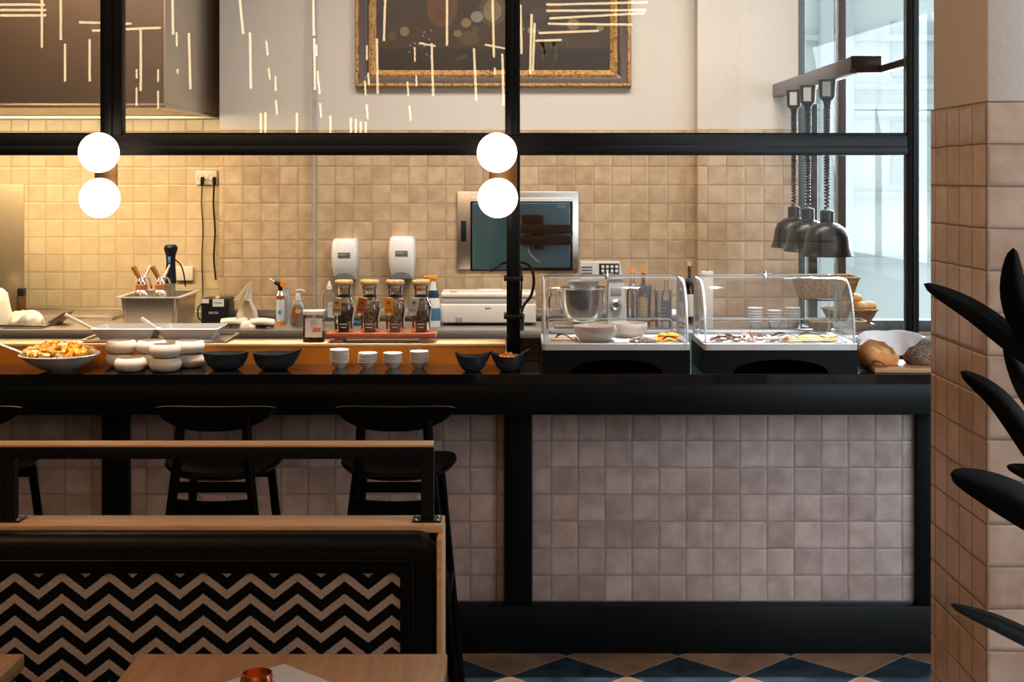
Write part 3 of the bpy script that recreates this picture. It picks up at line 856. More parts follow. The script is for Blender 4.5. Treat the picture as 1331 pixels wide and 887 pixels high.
for px, ph, l in ((263, 390, 'thin black cable hanging from the left hole of the double socket to the printer'), (278.5, 364, 'thicker black cable hanging from the right hole of the double socket')):
    t = thing('electric_cable', l, 'cable')
    obj('plug', tube([P(px, 232, YA - .025), P(px, 232, YA - .055), P(px, 240, YA - .05)], 0.011, n=12), BLACK_PL, t)
    pp = [P(px, 238, YA - .05), P(px - 1, 265, YA - .03), P(px + 1, 300, YA - .025), P(px - .5, 335, YA - .025)]
    pp += [P(px + .5, 380, YA - .06), P(px, 392, 7.5)] if px < 270 else [P(px + 2, ph, YA - .03)]
    obj('cord', tube(smooth_path(pp), 0.0035 if px < 270 else 0.0055, n=8), BLACK_PL, t)

# ------------------------------------------------------------------ things on the kitchen worktop
def wt(px, Y): return (WX(px, Y), Y, WT)

# gastronorm container
gn = thing('steel_container', 'deep stainless steel gastronorm pan holding cream whippers at the left of the worktop', 'container', (0, 0, 0))
GX0, GX1, GY0, GY1, GZ = WX(156, 7.34), WX(231, 7.34), 7.34, 7.80, 1.125
bm = B()
def frust(bm, x0, x1, y0, y1, z0, z1, ins, t=0.0):
    lo = [(x0 + ins, y0 + ins, z0), (x1 - ins, y0 + ins, z0), (x1 - ins, y1 - ins, z0), (x0 + ins, y1 - ins, z0)]
    hi = [(x0, y0, z1), (x1, y0, z1), (x1, y1, z1), (x0, y1, z1)]
    a = [bm.verts.new(p) for p in lo]; b = [bm.verts.new(p) for p in hi]
    for k in range(4): bm.faces.new((a[k], a[(k + 1) % 4], b[(k + 1) % 4], b[k]))
    bm.faces.new(a[::-1])
    return a, b
frust(bm, GX0, GX1, GY0, GY1, WT + .001, GZ, 0.012)
es = [e for e in bm.edges if abs(e.verts[0].co.z - e.verts[1].co.z) > .05]
bmesh.ops.bevel(bm, geom=es, offset=0.02, segments=3, affect='EDGES')
bmesh.ops.solidify(bm, geom=bm.faces[:], thickness=0.003)
obj('pan_body', bm, STEEL, gn)
bm = B()
poly_o = rrect(GX0 - 0.022, GX1 + 0.022, GY0 - 0.022, GY1 + 0.022, 0.03); poly_i = rrect(GX0 + 0.001, GX1 - 0.001, GY0 + 0.001, GY1 - 0.001, 0.02)
def flat_ring(bm, po, pi_, z0, z1):
    n = len(po)
    V = [[bm.verts.new((x, y, z)) for x, y in pl] for pl, z in ((po, z0), (po, z1), (pi_, z1), (pi_, z0))]
    for i in range(4):
        a, b = V[i], V[(i + 1) % 4]
        for k in range(n): bm.faces.new((a[k], a[(k + 1) % n], b[(k + 1) % n], b[k]))
flat_ring(bm, poly_o, poly_i, GZ - 0.003, GZ + 0.004)
obj('pan_rim', bm, pm('bright_rim_steel', (.85, .84, .82), .45, .8), gn)

def whipper(loc, rz, label):
    t = thing('cream_whipper', label, 'cream whipper', loc, rz, 'cream whippers in the steel pan')
    obj('canister', lathe([(0, 0), (.036, 0), (.04, .01), (.04, .14), (.032, .165), (.028, .17), (0, .17)], n=28), STEEL, t)
    obj('collar', lathe([(0, .168), (.031, .168), (.031, .195), (.028, .198), (0, .198)], n=28), pm('orange_brown_collar', (0.42, 0.13, 0.04), 0.4), t, label='orange-brown ring')
    bm = lathe([(0, .196), (.026, .196), (.024, .212), (.016, .225), (.012, .24), (0, .24)], n=24)
    add_tube(bm, [(0.0, 0, .226), (.028, 0, .232), (.042, 0, .222), (.05, 0, .195), (.052, 0, .175)], 0.006, n=8)
    obj('lever', bm, CHROME, t)
    obj('charger_holder', tube([(-.008, 0, .225), (-.022, 0, .25), (-.044, 0, .29)], .012, n=16, rad=[.010, .013, .014]), pm('copper_brown_charger', (0.36, 0.12, 0.035), 0.35, 0.3), t, label='copper-brown charger holder')
    obj('nozzle', tube([(.012, .01, .225), (.028, .012, .26), (.045, .014, .30)], .006, n=12, rad=[.009, .007, .004]), CREAM_PL, t)
    return t
w0 = whipper((WX(184, 7.45), 7.45, WT + .004), 0, 'cream whipper with copper-brown charger at the left in the steel pan')
dup(w0, (WX(209, 7.46), 7.46, WT + .004), 0.12, 'cream whipper with copper-brown charger nearest the black cooking stick')

ss = thing('cooking_stick', 'black sous vide cooking stick with blue display standing in the steel pan', 'appliance', (WX(222, 7.62), 7.62, WT + .004))
obj('heater_tube', lathe([(0, 0), (.026, 0), (.026, .20), (0, .20)], n=24), STEEL, ss)
obj('grip', lathe([(0, .19), (.030, .19), (.028, .24), (.024, .30), (.026, .34), (.036, .37), (.037, .385), (.03, .395), (0, .395)], n=24), BLACK_PL, ss)
obj('blue_display', box(-.008, .006, -.031, -.020, .30, .335, .001), pm('blue_display', (0.05, 0.22, 0.40), 0.2), ss)
obj('control_head', lathe([(0, .393), (.022, .393), (.030, .399), (.02, .404), (0, .404)], n=24), pm('blue_grey_head', (0.12, 0.22, 0.30), 0.25), ss)
obj('cord', tube(smooth_path([(.02, 0, .32), (.05, .01, .29), (.065, .02, .24), (.07, .04, .17)]), .004, n=8), BLACK_PL, ss)

pr = thing('receipt_printer', 'small black receipt printer with white stickers on the steel worktop', 'printer', (WX(279.5, 7.32), 7.32, WT), -0.0)
obj('printer_body', box(-.073, .073, 0, .15, .002, .136, .006, 3), BLACK_PL, pr)
obj('sticker', box(-.069, -.032, -.0015, .002, .113, .134), PRINT_W, pr); obj('sticker', box(-.012, .046, -.0015, .002, .095, .134), PRINT_W, pr)
bm = B()
for i in range(6): add_box(bm, -.004 + i * .007, .0 + i * .007, -.002, -.0014, .112, .117)
obj('sticker_print', bm, PRINT_K, pr.children[2])
obj('cover_tab', box(.0, .02, .0, .03, .136, .145, .002), CREAM_PL, pr)
obj('lettering', text_bm('EPSON', .016, (-.008, -.001, .062)), PRINT_W, pr)
obj('cord', tube(smooth_path([(-.07, .1, .09), (-.085, .09, .10), (-.105, .08, .08), (-.10, .06, .03), (-.07, .06, .012)]), .004, n=8), BLACK_PL, pr)

# crumpled cloth with a standing corner
def cloth_blob(name, cx, Y, w, d, h, mat, seed, label, cat, z=WT, folds=9):
    R = random.Random(seed)
    n, m = 48, 22
    bm = B(); g = []
    for j in range(m + 1):
        row = []
        for i in range(n):
            a = 2 * PI * i / n; t = j / m
            rr = math.sin(min(1, t * 1.02) * PI / 2) if t < 1 else 1
            fold = 1 + 0.10 * math.sin(a * folds / 2 + 3 * t + seed) * t + 0.06 * math.sin(a * folds + 5 * t)
            x = w / 2 * rr * math.cos(a) * fold; y = d / 2 * rr * math.sin(a) * fold
            zz = h * (math.cos(t * PI / 2) ** 0.6) * (0.8 + 0.25 * math.sin(3 * a + seed) * t + 0.12 * math.sin(7 * a + 9 * t))
            row.append(bm.verts.new((x, y, max(zz, 0.001) if j < m else 0.001)))
        g.append(row)
    for j in range(m):
        for i in range(n): bm.faces.new((g[j][i], g[j][(i + 1) % n], g[j + 1][(i + 1) % n], g[j + 1][i]))
    bmesh.ops.remove_doubles(bm, verts=bm.verts, dist=0.0004)
    return bm
def grid_cloth(fn, nu=26, nv=26, th=0.003):
    bm = B(); g = [[bm.verts.new(fn(i / nu, j / nv)) for i in range(nu + 1)] for j in range(nv + 1)]
    for j in range(nv):
        for i in range(nu): bm.faces.new((g[j][i], g[j][i + 1], g[j + 1][i + 1], g[j + 1][i]))
    bmesh.ops.solidify(bm, geom=bm.faces[:], thickness=th)
    return bm
Yc = 7.2
tw = thing('kitchen_towel', 'folded cream kitchen towel with one corner standing up on the steel worktop', 'towel', (WX(323, Yc), Yc, WT))
bm = cloth_blob('c', 0, 0, .18, .14, .06, CLOTH, 2, '', '')
for (x, a, s) in ((-.068, .15, 1.1), (.078, -.1, 1.0)):
    rollp = [(x - .055 * s, -.03, .026), (x, -.045 + a * .05, .032), (x + .055 * s, -.03, .024)]
    add_tube(bm, smooth_path(rollp), .026, n=14, rad=None, flat=.85)
obj('towel_fold', bm, CLOTH, tw)
def spire(u, v):
    z = v * .225
    prof = [(0, .062), (.30, .048), (.50, .020), (.53, .018), (.55, .046), (.75, .027), (1, .002)]
    wv = 0
    for (a, wa), (b, wb) in zip(prof[:-1], prof[1:]):
        if a <= v <= b: wv = wa + (wb - wa) * (v - a) / (b - a)
    ang = (u - .5) * 2
    x = ang * wv + .010 * v if v < .535 else .022 - wv * (1 - ang)
    y = -0.03 + .018 * math.cos(ang * 3 + v * 2) - .01 * math.sin(5 * ang)
    return (x, y, .02 + z)
obj('towel_corner', grid_cloth(spire, 20, 40), CLOTH, tw)

# cans and bottles beside the towel
tor = thing('blow_torch', 'kitchen blow torch with orange knob on an orange and white gas can', 'blow torch', wt(364.5, 7.3))
cp = lathe([(0, 0), (.021, 0), (.021, .022), (0, .022)], n=24); obj('can_base', cp, ORANGE_PL, tor)
obj('gas_can', lathe([(0, .022), (.0215, .022), (.0215, .135), (.0, .135)], n=24), pm('white_can_print', (0.62, 0.64, 0.68), 0.35), tor)
obj('can_label_band', lathe([(0, .135), (.0215, .135), (.0215, .155), (0, .155)], n=24), pm('dark_orange_band', (0.30, 0.09, 0.02), 0.4), tor)
obj('can_shoulder', lathe([(0, .155), (.0215, .155), (.014, .172), (.011, .178), (0, .178)], n=24), CHROME, tor)
obj('print', box(-.008, .008, -.023, -.0205, .06, .08), pm('blue_print', (0.06, 0.25, 0.45), 0.5), tor)
bm = tube([(0, 0, .175), (0, 0, .20), (-.008, 0, .215), (-.03, 0, .222)], .011, n=12, rad=[.010, .013, .013, .010]); obj('torch_head', bm, BLACK_PL, tor)
obj('torch_nozzle', tube([(-.028, 0, .222), (-.058, 0, .24)], .006, n=12), STEEL, tor)
bm = B(); add_lathe(bm, [(0, 0), (.015, 0), (.015, .012), (0, .012)], n=20); bm.transform(Matrix.Translation((.018, -.012, .213)) @ Matrix.Rotation(PI / 2, 4, 'X')); obj('valve_knob', bm, ORANGE_PL, tor)
tag(obj('spray_can', lathe([(0, 0), (.021, 0), (.021, .15), (.012, .17), (.010, .19), (0, .19)], n=24), pm('grey_can', (0.42, 0.43, 0.46), 0.3, 0.6), loc=wt(372.5, 7.36)), 'slim grey metal can standing right behind the blow torch', 'can')

def soap_bottle(loc, label):
    t = thing('pump_bottle', label, 'soap bottle', loc)
    def sq(a, r, z): return (r * math.cos(a) * 1.0, r * math.sin(a) * .55, z)
    obj('bottle_body', lathe([(0, 0), (.034, 0), (.040, .02), (.041, .06), (.036, .10), (.024, .13), (.013, .138), (0, .138)], n=28, fn=sq), CLEAR_PL, t)
    obj('soap', lathe([(0, .003), (.030, .003), (.036, .02), (.037, .06), (.032, .098), (.022, .125), (0, .125)], n=28, fn=sq), WHITE_PL, t)
    obj('label_print', prism([(x * .013 - .017, .062 + z * .045) for x, z in arc(0, 0, 1, 0, 345, 20)], 'y', -.0245, -.0235), pm('brown_orange_print', (0.33, 0.10, 0.02), 0.5), t)
    obj('brand_badge', prism([(x * .016 + .004, .080 + z * .013) for x, z in arc(0, 0, 1, 0, 345, 20)], 'y', -.0265, -.0242), pm('badge_print', (0.62, 0.38, 0.22), 0.5), t)
    bm = lathe([(0, .136), (.013, .136), (.013, .165), (.006, .167), (.006, .182), (.012, .184), (.012, .190), (0, .190)], n=20)
    add_tube(bm, [(0, 0, .187), (.02, 0, .187), (.030, 0, .182)], .0045, n=8)
    obj('pump', bm, WHITE_PL, t)
    return t
soap_bottle(wt(387.5, 7.24), 'clear pump bottle with brown printed oval and white pump beside the blow torch')
cb = thing('dish_soap_bottle', 'clear squeeze bottle with pale blue label and white cap behind the first corked carafe', 'soap bottle', wt(428, 7.27))
def sq2(a, r, z): return (r * math.cos(a), r * math.sin(a) * .6, z)
obj('bottle_body', lathe([(0, 0), (.031, 0), (.034, .02), (.033, .10), (.034, .15), (.026, .172), (.012, .18), (.012, .19), (0, .19)], n=28, fn=sq2), CLEAR_PL, cb)
obj('bottle_label', prism(rrect(-.004, .03, .045, .125, .008), 'y', -.0235, -.0215), pm('pale_blue_label', (0.45, 0.60, 0.64), 0.4), cb)
obj('label_print', prism([(.010 + .005 * x, .108 + .004 * z) for x, z in arc(0, 0, 1, 0, 345, 12)], 'y', -.0245, -.0235), ORANGE_PL, cb.children[1])
obj('cap', lathe([(0, .188), (.014, .188), (.014, .21), (.008, .212), (.007, .225), (.003, .232), (0, .232)], n=20), WHITE_PL, cb)

# spray bottle behind the last carafe
sb = thing('spray_bottle', 'spray bottle with orange trigger and blue label behind the last corked carafe', 'spray bottle', wt(563, 7.25))
def sq3(a, r, z): return (r * math.cos(a), r * math.sin(a) * .6, z)
obj('bottle_body', lathe([(0, 0), (.036, 0), (.038, .03), (.036, .11), (.030, .15), (.014, .20), (.013, .235), (0, .235)], n=28, fn=sq3), WHITE_PL, sb)
obj('bottle_label', lathe([(.0385, .03), (.0395, .035), (.038, .09), (.037, .095)], n=28, fn=sq3), pm('blue_bottle_label', (0.07, 0.16, 0.24), 0.4), sb)
obj('neck_band', lathe([(.0305, .145), (.031, .15), (.024, .185), (.0235, .186)], n=28, fn=sq3), pm('navy_band', (0.01, 0.03, 0.05), 0.4), sb)
bm = box(-.03, .02, -.012, .012, .238, .262, .004); add_tube(bm, [(-.025, 0, .252), (-.045, 0, .254)], .007, n=8); add_tube(bm, [(-.018, 0, .24), (-.03, 0, .215), (-.028, 0, .20)], .005, n=8)
obj('trigger_head', bm, ORANGE_PL, sb, label='orange trigger head')

# little blue bottle caps / small jars seen between the carafes
for px, c, l in ((486, (0.02, 0.10, 0.16), 'low blue sponge on the worktop seen between the first two corked carafes'),):
    tag(obj('sponge', box(WX(459, 7.3), WX(468, 7.3), 7.28, 7.33, WT, WT + .02, .004), pm('blue_sponge', c, .9, bump=.002)), l, 'sponge')

# white foil cutter / vacuum machine
vm = thing('vacuum_sealer', 'wide white vacuum sealing machine with orange button on the worktop beside the middle post', 'appliance', (WX(634.5, 7.28), 7.28, WT))
hw = 62.5 / F_PX * 7.28
obj('machine_body', box(-hw, hw, 0, .25, .012, .112, .008, 3), CREAM_PL, vm)
obj('middle_band', box(-hw + .01, hw - .01, .006, .24, .112, .142, .004), pm('grey_cream_plastic', (0.46, 0.42, 0.37), .4), vm)
obj('lid', box(-hw + .002, hw - .002, 0.0, .245, .142, .170, .01, 3), CREAM_PL, vm)
obj('lid_handle', box(-hw * .22, hw * .3, .05, .12, .170, .182, .004), CREAM_PL, vm)
obj('orange_button', box(-hw + .05, -hw + .085, .02, .05, .169, .176, .002), ORANGE_PL, vm)
obj('slider', box(-hw + .08, -hw + .115, -.004, .002, .015, .045, .002), GREY_PL, vm)
obj('latch', box(-.015, .015, -.003, .002, .088, .100, .002), pm('darker_cream_plastic', (.55, .5, .43), .4), vm)  # latch in a darker cream than the machine body
for s in (-hw + .03, hw - .03): obj('foot', lathe([(0, 0), (.012, 0), (.012, .012), (0, .012)], cx=s, cy=.03, n=16), BLACK_PL, vm)
for s in (-hw + .03, hw - .03): obj('foot', lathe([(0, 0), (.012, 0), (.012, .012), (0, .012)], cx=s, cy=.22, n=16), BLACK_PL, vm)

# planetary mixer
Ym = 7.2
mx_ = thing('food_mixer', 'grey food mixer with shiny steel bowl seen through the display case beside the post', 'mixer', (WX(770, Ym), Ym, WT))
k = Ym / F_PX
obj('control_housing', prism([(-15 * k, .245), (41 * k, .245), (37 * k, .33), (-15 * k, .33)], 'y', .02, .16), pm('light_grey_enamel', (0.60, 0.58, 0.54), 0.35), mx_)
obj('column', prism([(20 * k, .0), (46 * k, .0), (42 * k, .245), (22 * k, .245)], 'y', .03, .15), pm('light_grey_enamel', (0.60, 0.58, 0.54), 0.35), mx_)
obj('base_plate', box(-50 * k, 46 * k, -.09, .15, 0, .02, .006), STEEL, mx_)
obj('button_panel', box(9 * k, 35 * k, .016, .022, .27, .325, .001), BLACK_PL, mx_)
bm = B()
for i in range(4):
    for j in range(2): add_box(bm, (12 + i * 6) * k, (15.5 + i * 6) * k, .013, .017, .280 + j * .022, .294 + j * .022, .001)
obj('buttons', bm, PRINT_W, mx_)
bm = B()
for z in (.275, .29, .305): add_box(bm, -14 * k, 0 * k, .017, .021, z, z + .004)
obj('vent_slots', bm, BLACK_PL, mx_)
obj('display', box(24 * k, 38 * k, .024, .031, .165, .20, .002), GREY_PL, mx_)
bm = B(); add_lathe(bm, [(0, 0), (8 * k, 0), (7 * k, .02), (4 * k, .03), (0, .03)], n=28); bm.transform(Matrix.Translation((31 * k, .03, .115)) @ Matrix.Rotation(PI / 2, 4, 'X')); obj('speed_knob', bm, CHROME, mx_)
obj('bowl', lathe([(0, .025), (.06, .025), (.085, .04), (.108, .08), (.118, .13), (.122, .20), (.127, .205), (.124, .207), (.119, .20), (.11, .13), (.0, .05)], cx=-14 * k, cy=-.02, n=48), CHROME, mx_)
obj('bowl_handle', tube(smooth_path([(-14 * k - .118, -.02, .185), (-14 * k - .16, -.03, .175), (-14 * k - .165, -.03, .10), (-14 * k - .112, -.02, .09)]), .007, n=10), CHROME, mx_)
obj('mixer_head', lathe([(0, .20), (.06, .20), (.075, .215), (.08, .24), (.05, .245), (0, .245)], cx=-12 * k, cy=.0, n=32), STEEL, mx_)

# clear measuring jugs and oil bottles
def jug(px, Y, r, h, label):
    t = thing('measuring_jug', label, 'jug', wt(px, Y), 0, 'clear jugs and bottles behind the display case')
    obj('jug_body', lathe([(0, .003), (r * .86, .003), (r * .9, .01), (r, h), (r * 1.05, h + .004), (r * .97, h), (r * .87, .012), (0, .008)], n=32), CLEAR_PL, t)
    obj('handle', tube(smooth_path([(r * .95, 0, h * .85), (r * 1.5, 0, h * .8), (r * 1.45, 0, h * .35), (r * .9, 0, h * .25)]), .006, n=8), CLEAR_PL, t)
    bm = B()
    for i in range(6): add_box(bm, -.012, .012 if i % 2 else .004, -r * 1.0, -r * .96, h * (.25 + .1 * i), h * (.25 + .1 * i) + .002)
    obj('scale_marks', bm, GREY_PL, t)
    return t
jug(833, 7.22, .055, .21, 'tall clear measuring jug right of the mixer column')
jug(862, 7.18, .045, .19, 'clear measuring jug with dark band right of the larger jug')
def oil_bottle(px, Y, h, r, body, cap, lab, label, name='bottle', cat='bottle'):
    t = thing(name, label, cat, wt(px, Y))
    obj('bottle_body', lathe([(0, 0), (r, 0), (r, h * .55), (r * .8, h * .66), (r * .36, h * .74), (r * .34, h * .93), (0, h * .93)], n=24), body, t)
    obj('cap', lathe([(0, h * .93), (r * .42, h * .93), (r * .42, h), (0, h)], n=16), cap, t)
    if lab:
        obj('bottle_label', lathe([(r * 1.02, h * .12), (r * 1.03, h * .14), (r * 1.03, h * .46), (r * 1.02, h * .48)], n=24), lab, t)
    return t
AMB = thin_glass('olive_brown_glass', (0.30, 0.20, 0.08), 1.5, 1.5, .02)
oil_bottle(822, 7.36, .29, .030, BOTTLE_GLASS, ORANGE_PL, None, 'clear bottle with orange cap standing behind the larger measuring jug')
oil_bottle(836, 7.40, .285, .030, AMB, ORANGE_PL, pm('tan_label', (.45, .3, .15), .5), 'amber bottle with orange cap behind the larger measuring jug')
oil_bottle(866, 7.36, .25, .028, BOTTLE_GLASS, ORANGE_PL, pm('navy_label', (.02, .05, .08), .5), 'bottle with navy label and orange cap behind the smaller jug')
oil_bottle(886, 7.30, .25, .028, BOTTLE_GLASS, WHITE_PL, pm('white_label', (.65, .6, .52), .5), 'short bottle with black written white label left of the tall corked bottle')
t = oil_bottle(896, 7.38, .325, .027, AMB, pm('pale_cork', (.6, .42, .22), .6), pm('white_label', (.65, .6, .52), .5), 'tall dark bottle with pale cork and white label between the two display cases')
obj('neck_label', lathe([(.0165, .185), (.0175, .187), (.0175, .235), (.0165, .237)], n=20), pm('navy_label', (.02, .05, .08), .5), t)

# paper towel roll
pt_ = thing('paper_roll', 'tall white paper roll standing behind the left end of the right display case', 'paper roll', wt(919, 7.15))
obj('paper', lathe([(.011, 0), (.030, 0), (.031, .003), (.031, .287), (.030, .29), (.011, .29), (.011, 0)], n=32), pm('paper_white', (.74, .68, .62), .85, bump=.0005), pt_)
obj('core', lathe([(.008, 0), (.0108, 0), (.0108, .293), (.008, .293)], n=20), pm('cardboard', (.4, .28, .16), .9), pt_)

# stacks of white cups on the worktop
cup0 = None
n_c = 0
def pile_cup(loc, label):
    global cup0
    if cup0 is None:
        c = obj('bowl', lathe([(0, .0), (.024, .0), (.026, .003), (.033, .018), (.035, .030), (.040, .0325), (.040, .035), (.038, .036), (.033, .022), (.02, .006), (0, .006)], n=32), CERAMIC_W, loc=loc)
        tag(c, label, 'bowl', 'stacked white bowls on the kitchen worktop'); cup0 = c; return c
    c = cup0.copy(); COL.objects.link(c); c.location = loc; c['label'] = label; return c
ordn = ['lowest', 'second from the bottom', 'middle', 'fourth from the bottom', 'fifth from the bottom', 'topmost']
for px, nn, l in ((982, 6, 'left'), (1007, 5, 'middle'), (1031, 6, 'right')):
    for i in range(nn):
        w_ = 'topmost' if i == nn - 1 else ordn[i]
        pile_cup((WX(px, 7.18), 7.18, WT + i * .0135), 'white bowl, %s in the %s of three stacks by the kitchen window' % (w_, l))
tag(obj('serving_tray', box(WX(965, 7.15), WX(1047, 7.15), 7.12, 7.13, WT, WT + .001), STEEL), 'x', 'tray')
bpy.data.objects.remove(bpy.data.objects['serving_tray'])

# baskets by the window
WICK = grain_mat('woven_wicker', (0.62, 0.42, 0.20), (0.36, 0.20, 0.08), 150, 0.7)
def basket(loc, w, d, h, label, rz=0, liner=False):
    t = thing('wicker_basket', label, 'basket', loc, rz)
    bm = B()
    nz = 8
    rings = []
    for j in range(nz + 1):
        f = j / nz
        ins = (1 - f) * .03
        wob = .002 if j % 2 else 0
        rings.append([(x, y, f * h) for x, y in rrect(-w / 2 + ins - wob, w / 2 - ins + wob, -d / 2 + ins - wob, d / 2 - ins + wob, .03, 5)])
    V = [[bm.verts.new(p) for p in r] for r in rings]
    for a, b in zip(V[:-1], V[1:]):
        for i in range(len(a)): bm.faces.new((a[i], a[(i + 1) % len(a)], b[(i + 1) % len(b)], b[i]))
    bm.faces.new(V[0][::-1])
    bmesh.ops.solidify(bm, geom=bm.faces[:], thickness=.004)
    obj('basket_body', bm, WICK, t)
    pr_ = [(x, y, h) for x, y in rrect(-w / 2, w / 2, -d / 2, d / 2, .03, 5)]
    obj('basket_rim', tube(pr_ + [pr_[0]], .006, n=8), WICK, t)
    if liner:
        obj('liner', grid_cloth(lambda u, v: ((u - .5) * (w - .03), (v - .5) * (d - .03), h * .8 + .015 * math.sin(u * 9) * math.sin(v * 7)), 14, 14, .002), pm('white_liner', (.8, .76, .7), .9), t)
    return t
Yb = 7.0
st = thing('basket_stand', 'black wire stand carrying the upper wicker basket at the kitchen window', 'stand')
bm = B()
bx, by = WX(1072, 7.05), 7.05
for s in (-1, 1):
    add_tube(bm, [(bx + s * .10, by + .09, WT), (bx + s * .10, by + .09, WZ(388, 7.0) - .006)], .004, n=8)
    add_tube(bm, [(bx + s * .10, by + .09, WZ(388, 7.0) - .006), (bx + s * .10, by - .09, WZ(388, 7.0) - .006)], .004, n=8)
add_tube(bm, [(bx - .1, by - .09, WZ(388, 7.0) - .006), (bx + .1, by - .09, WZ(388, 7.0) - .006)], .004, n=8)
add_tube(bm, [(bx - .1, by + .09, WZ(388, 7.0) - .006), (bx + .1, by + .09, WZ(388, 7.0) - .006)], .004, n=8)
add_tube(bm, [(bx - .1, by + .09, WT + .004), (bx + .1, by + .09, WT + .004)], .004, n=8)
obj('wire_frame', bm, BLACK_STEEL, st)
basket((bx, by, WZ(388, 7.0)), .31, .22, .105, 'wicker basket raised on a stand under the heat lamps', 0.0, False)
bkt2 = basket((WX(1104, 7.25), 7.25, WT + .02), .26, .17, .07, 'wicker basket filled with bread rolls by the kitchen window', 0.05, True)
tag(obj('basket_riser', box(WX(1074, 7.25), WX(1134, 7.25), 7.18, 7.34, WT - .0, WT + .019, .003), RED_WOOD), 'low wooden riser under the basket of bread rolls', 'riser')
basket((WX(1075, 6.99) + .05, 7.13 - .12, WT - .0 + .0), .27, .16, .055, 'low wicker basket with white liner before the basket of rolls', 0.0, True)

def bun_bm(r, h, seed):
    R = random.Random(seed)
    return lathe([(0, 0), (r * .7, 0), (r * .95, h * .2), (r, h * .42), (r * .9, h * .72), (r * .6, h * .93), (0, h)], n=24,
                 fn=lambda a, rr, z: (rr * math.cos(a) * (1.12 + .04 * math.sin(2 * a + seed)), rr * math.sin(a), z))
CRUST = grain_mat('golden_crust', (0.72, 0.36, 0.10), (0.80, 0.55, 0.28), 40, .5)
for i, (px, py, Y) in enumerate(((1106, 408, 7.24), (1118, 409, 7.19), (1130, 409, 7.22), (1098, 409, 7.28), (1112, 399, 7.24))):
    L = ['bread roll at the back of the filled basket, under the top roll', 'golden bread roll at the front of the filled basket', 'golden bread roll at the right end of the filled basket', 'pale bread roll at the left end of the filled basket', 'bread roll lying on top of the others in the basket'][i]
    z = WT + .09 if i < 4 else WT + .128
    tag(obj('bread_roll', bun_bm(.032, .042, i), CRUST, loc=(WX(px, Y), Y, z)), L, 'bread roll', 'bread rolls in the basket')

# black heat lamps on a rail
rail = thing('heat_lamp_rail', 'dark beam carrying three heat lamps above the kitchen window end', 'rail')
RZ = 2.181
obj('beam', box(WX(1104, 5.78), WX(1104, 5.78) + .06, 5.78, YC, RZ, RZ + .066, .003), pm('plum_grey_beam', (0.13, 0.11, 0.115), .45), rail)
obj('bracket', box(WX(1104, 5.78) - .0, WX(1145, 5.75), 5.74, 5.78, RZ + .012, RZ + .068, .003), BLACK_STEEL, rail)
obj('bracket', box(WX(1112, 5.78), 1.532, 5.745, 5.775, RZ, RZ + .030, .003), BLACK_STEEL, rail)
obj('bracket', box(1.497, 1.532, 5.39, 5.745, RZ, RZ + .030, .003), BLACK_STEEL, rail)
LAMP = pm('dark_bronze_lamp_metal', (0.022, 0.021, 0.020), .33, .7, .2, 5)
def heat_lamp(px, Y, label):
    x = WX(px, Y)
    t = thing('heat_lamp', label, 'heat lamp', (x, Y, 0), 0, 'heat lamps on the rail')
    zb = 1.408
    obj('lamp_shade', lathe([(.111, zb), (.113, zb + .004), (.109, zb + .012), (.100, zb + .035), (.094, zb + .085), (.080, zb + .120), (.050, zb + .140), (.032, zb + .146), (.030, zb + .150), (.0, zb + .150)], n=40), LAMP, t)
    obj('lamp_inner', lathe([(.108, zb + .002), (.096, zb + .03), (.088, zb + .08), (.06, zb + .12), (0, zb + .13)], n=40), pm('lamp_inner', (.25, .22, .18), .4, .6), t)
    obj('bulb', lathe([(0, zb - .004), (.02, zb - .002), (.035, zb + .02), (.03, zb + .06), (0, zb + .10)], n=20), pm('amber_bulb', (.7, .45, .2), .2), t)
    obj('lamp_neck', lathe([(0, zb + .146), (.030, zb + .146), (.030, zb + .196), (.026, zb + .200), (.008, zb + .205), (0, zb + .205)], n=28), BLACK_PL, t)
    hb = RZ - .125
    obj('cord_housing', lathe([(0, hb), (.013, hb), (.018, hb + .03), (.034, hb + .045), (.038, hb + .10), (.040, RZ - .001), (0, RZ - .001)], n=24), BLACK_PL, t)
    pts = []
    turns, z0, z1 = 36, zb + .20, hb
    for i in range(turns * 8 + 1):
        a = 2 * PI * i / 8; f = i / (turns * 8)
        rr = .010 + .004 * f
        pts.append((rr * math.cos(a), rr * math.sin(a), z0 + (z1 - z0) * f ** .85))
    obj('coiled_cord', tube(pts, .0042, n=6), BLACK_PL, t)
    obj('sticker', box(-.028, .006, -.0415, -.034, RZ - .075, RZ - .012), pm('rating_sticker', (.42, .40, .36), .6), t)
    return t
heat_lamp(1075, 6.16, 'nearest of the three dark bell-shaped heat lamps')
heat_lamp(1050, 6.56, 'middle of the three dark bell-shaped heat lamps')
heat_lamp(1032, 6.92, 'farthest of the three dark bell-shaped heat lamps, nearest the tiled wall')

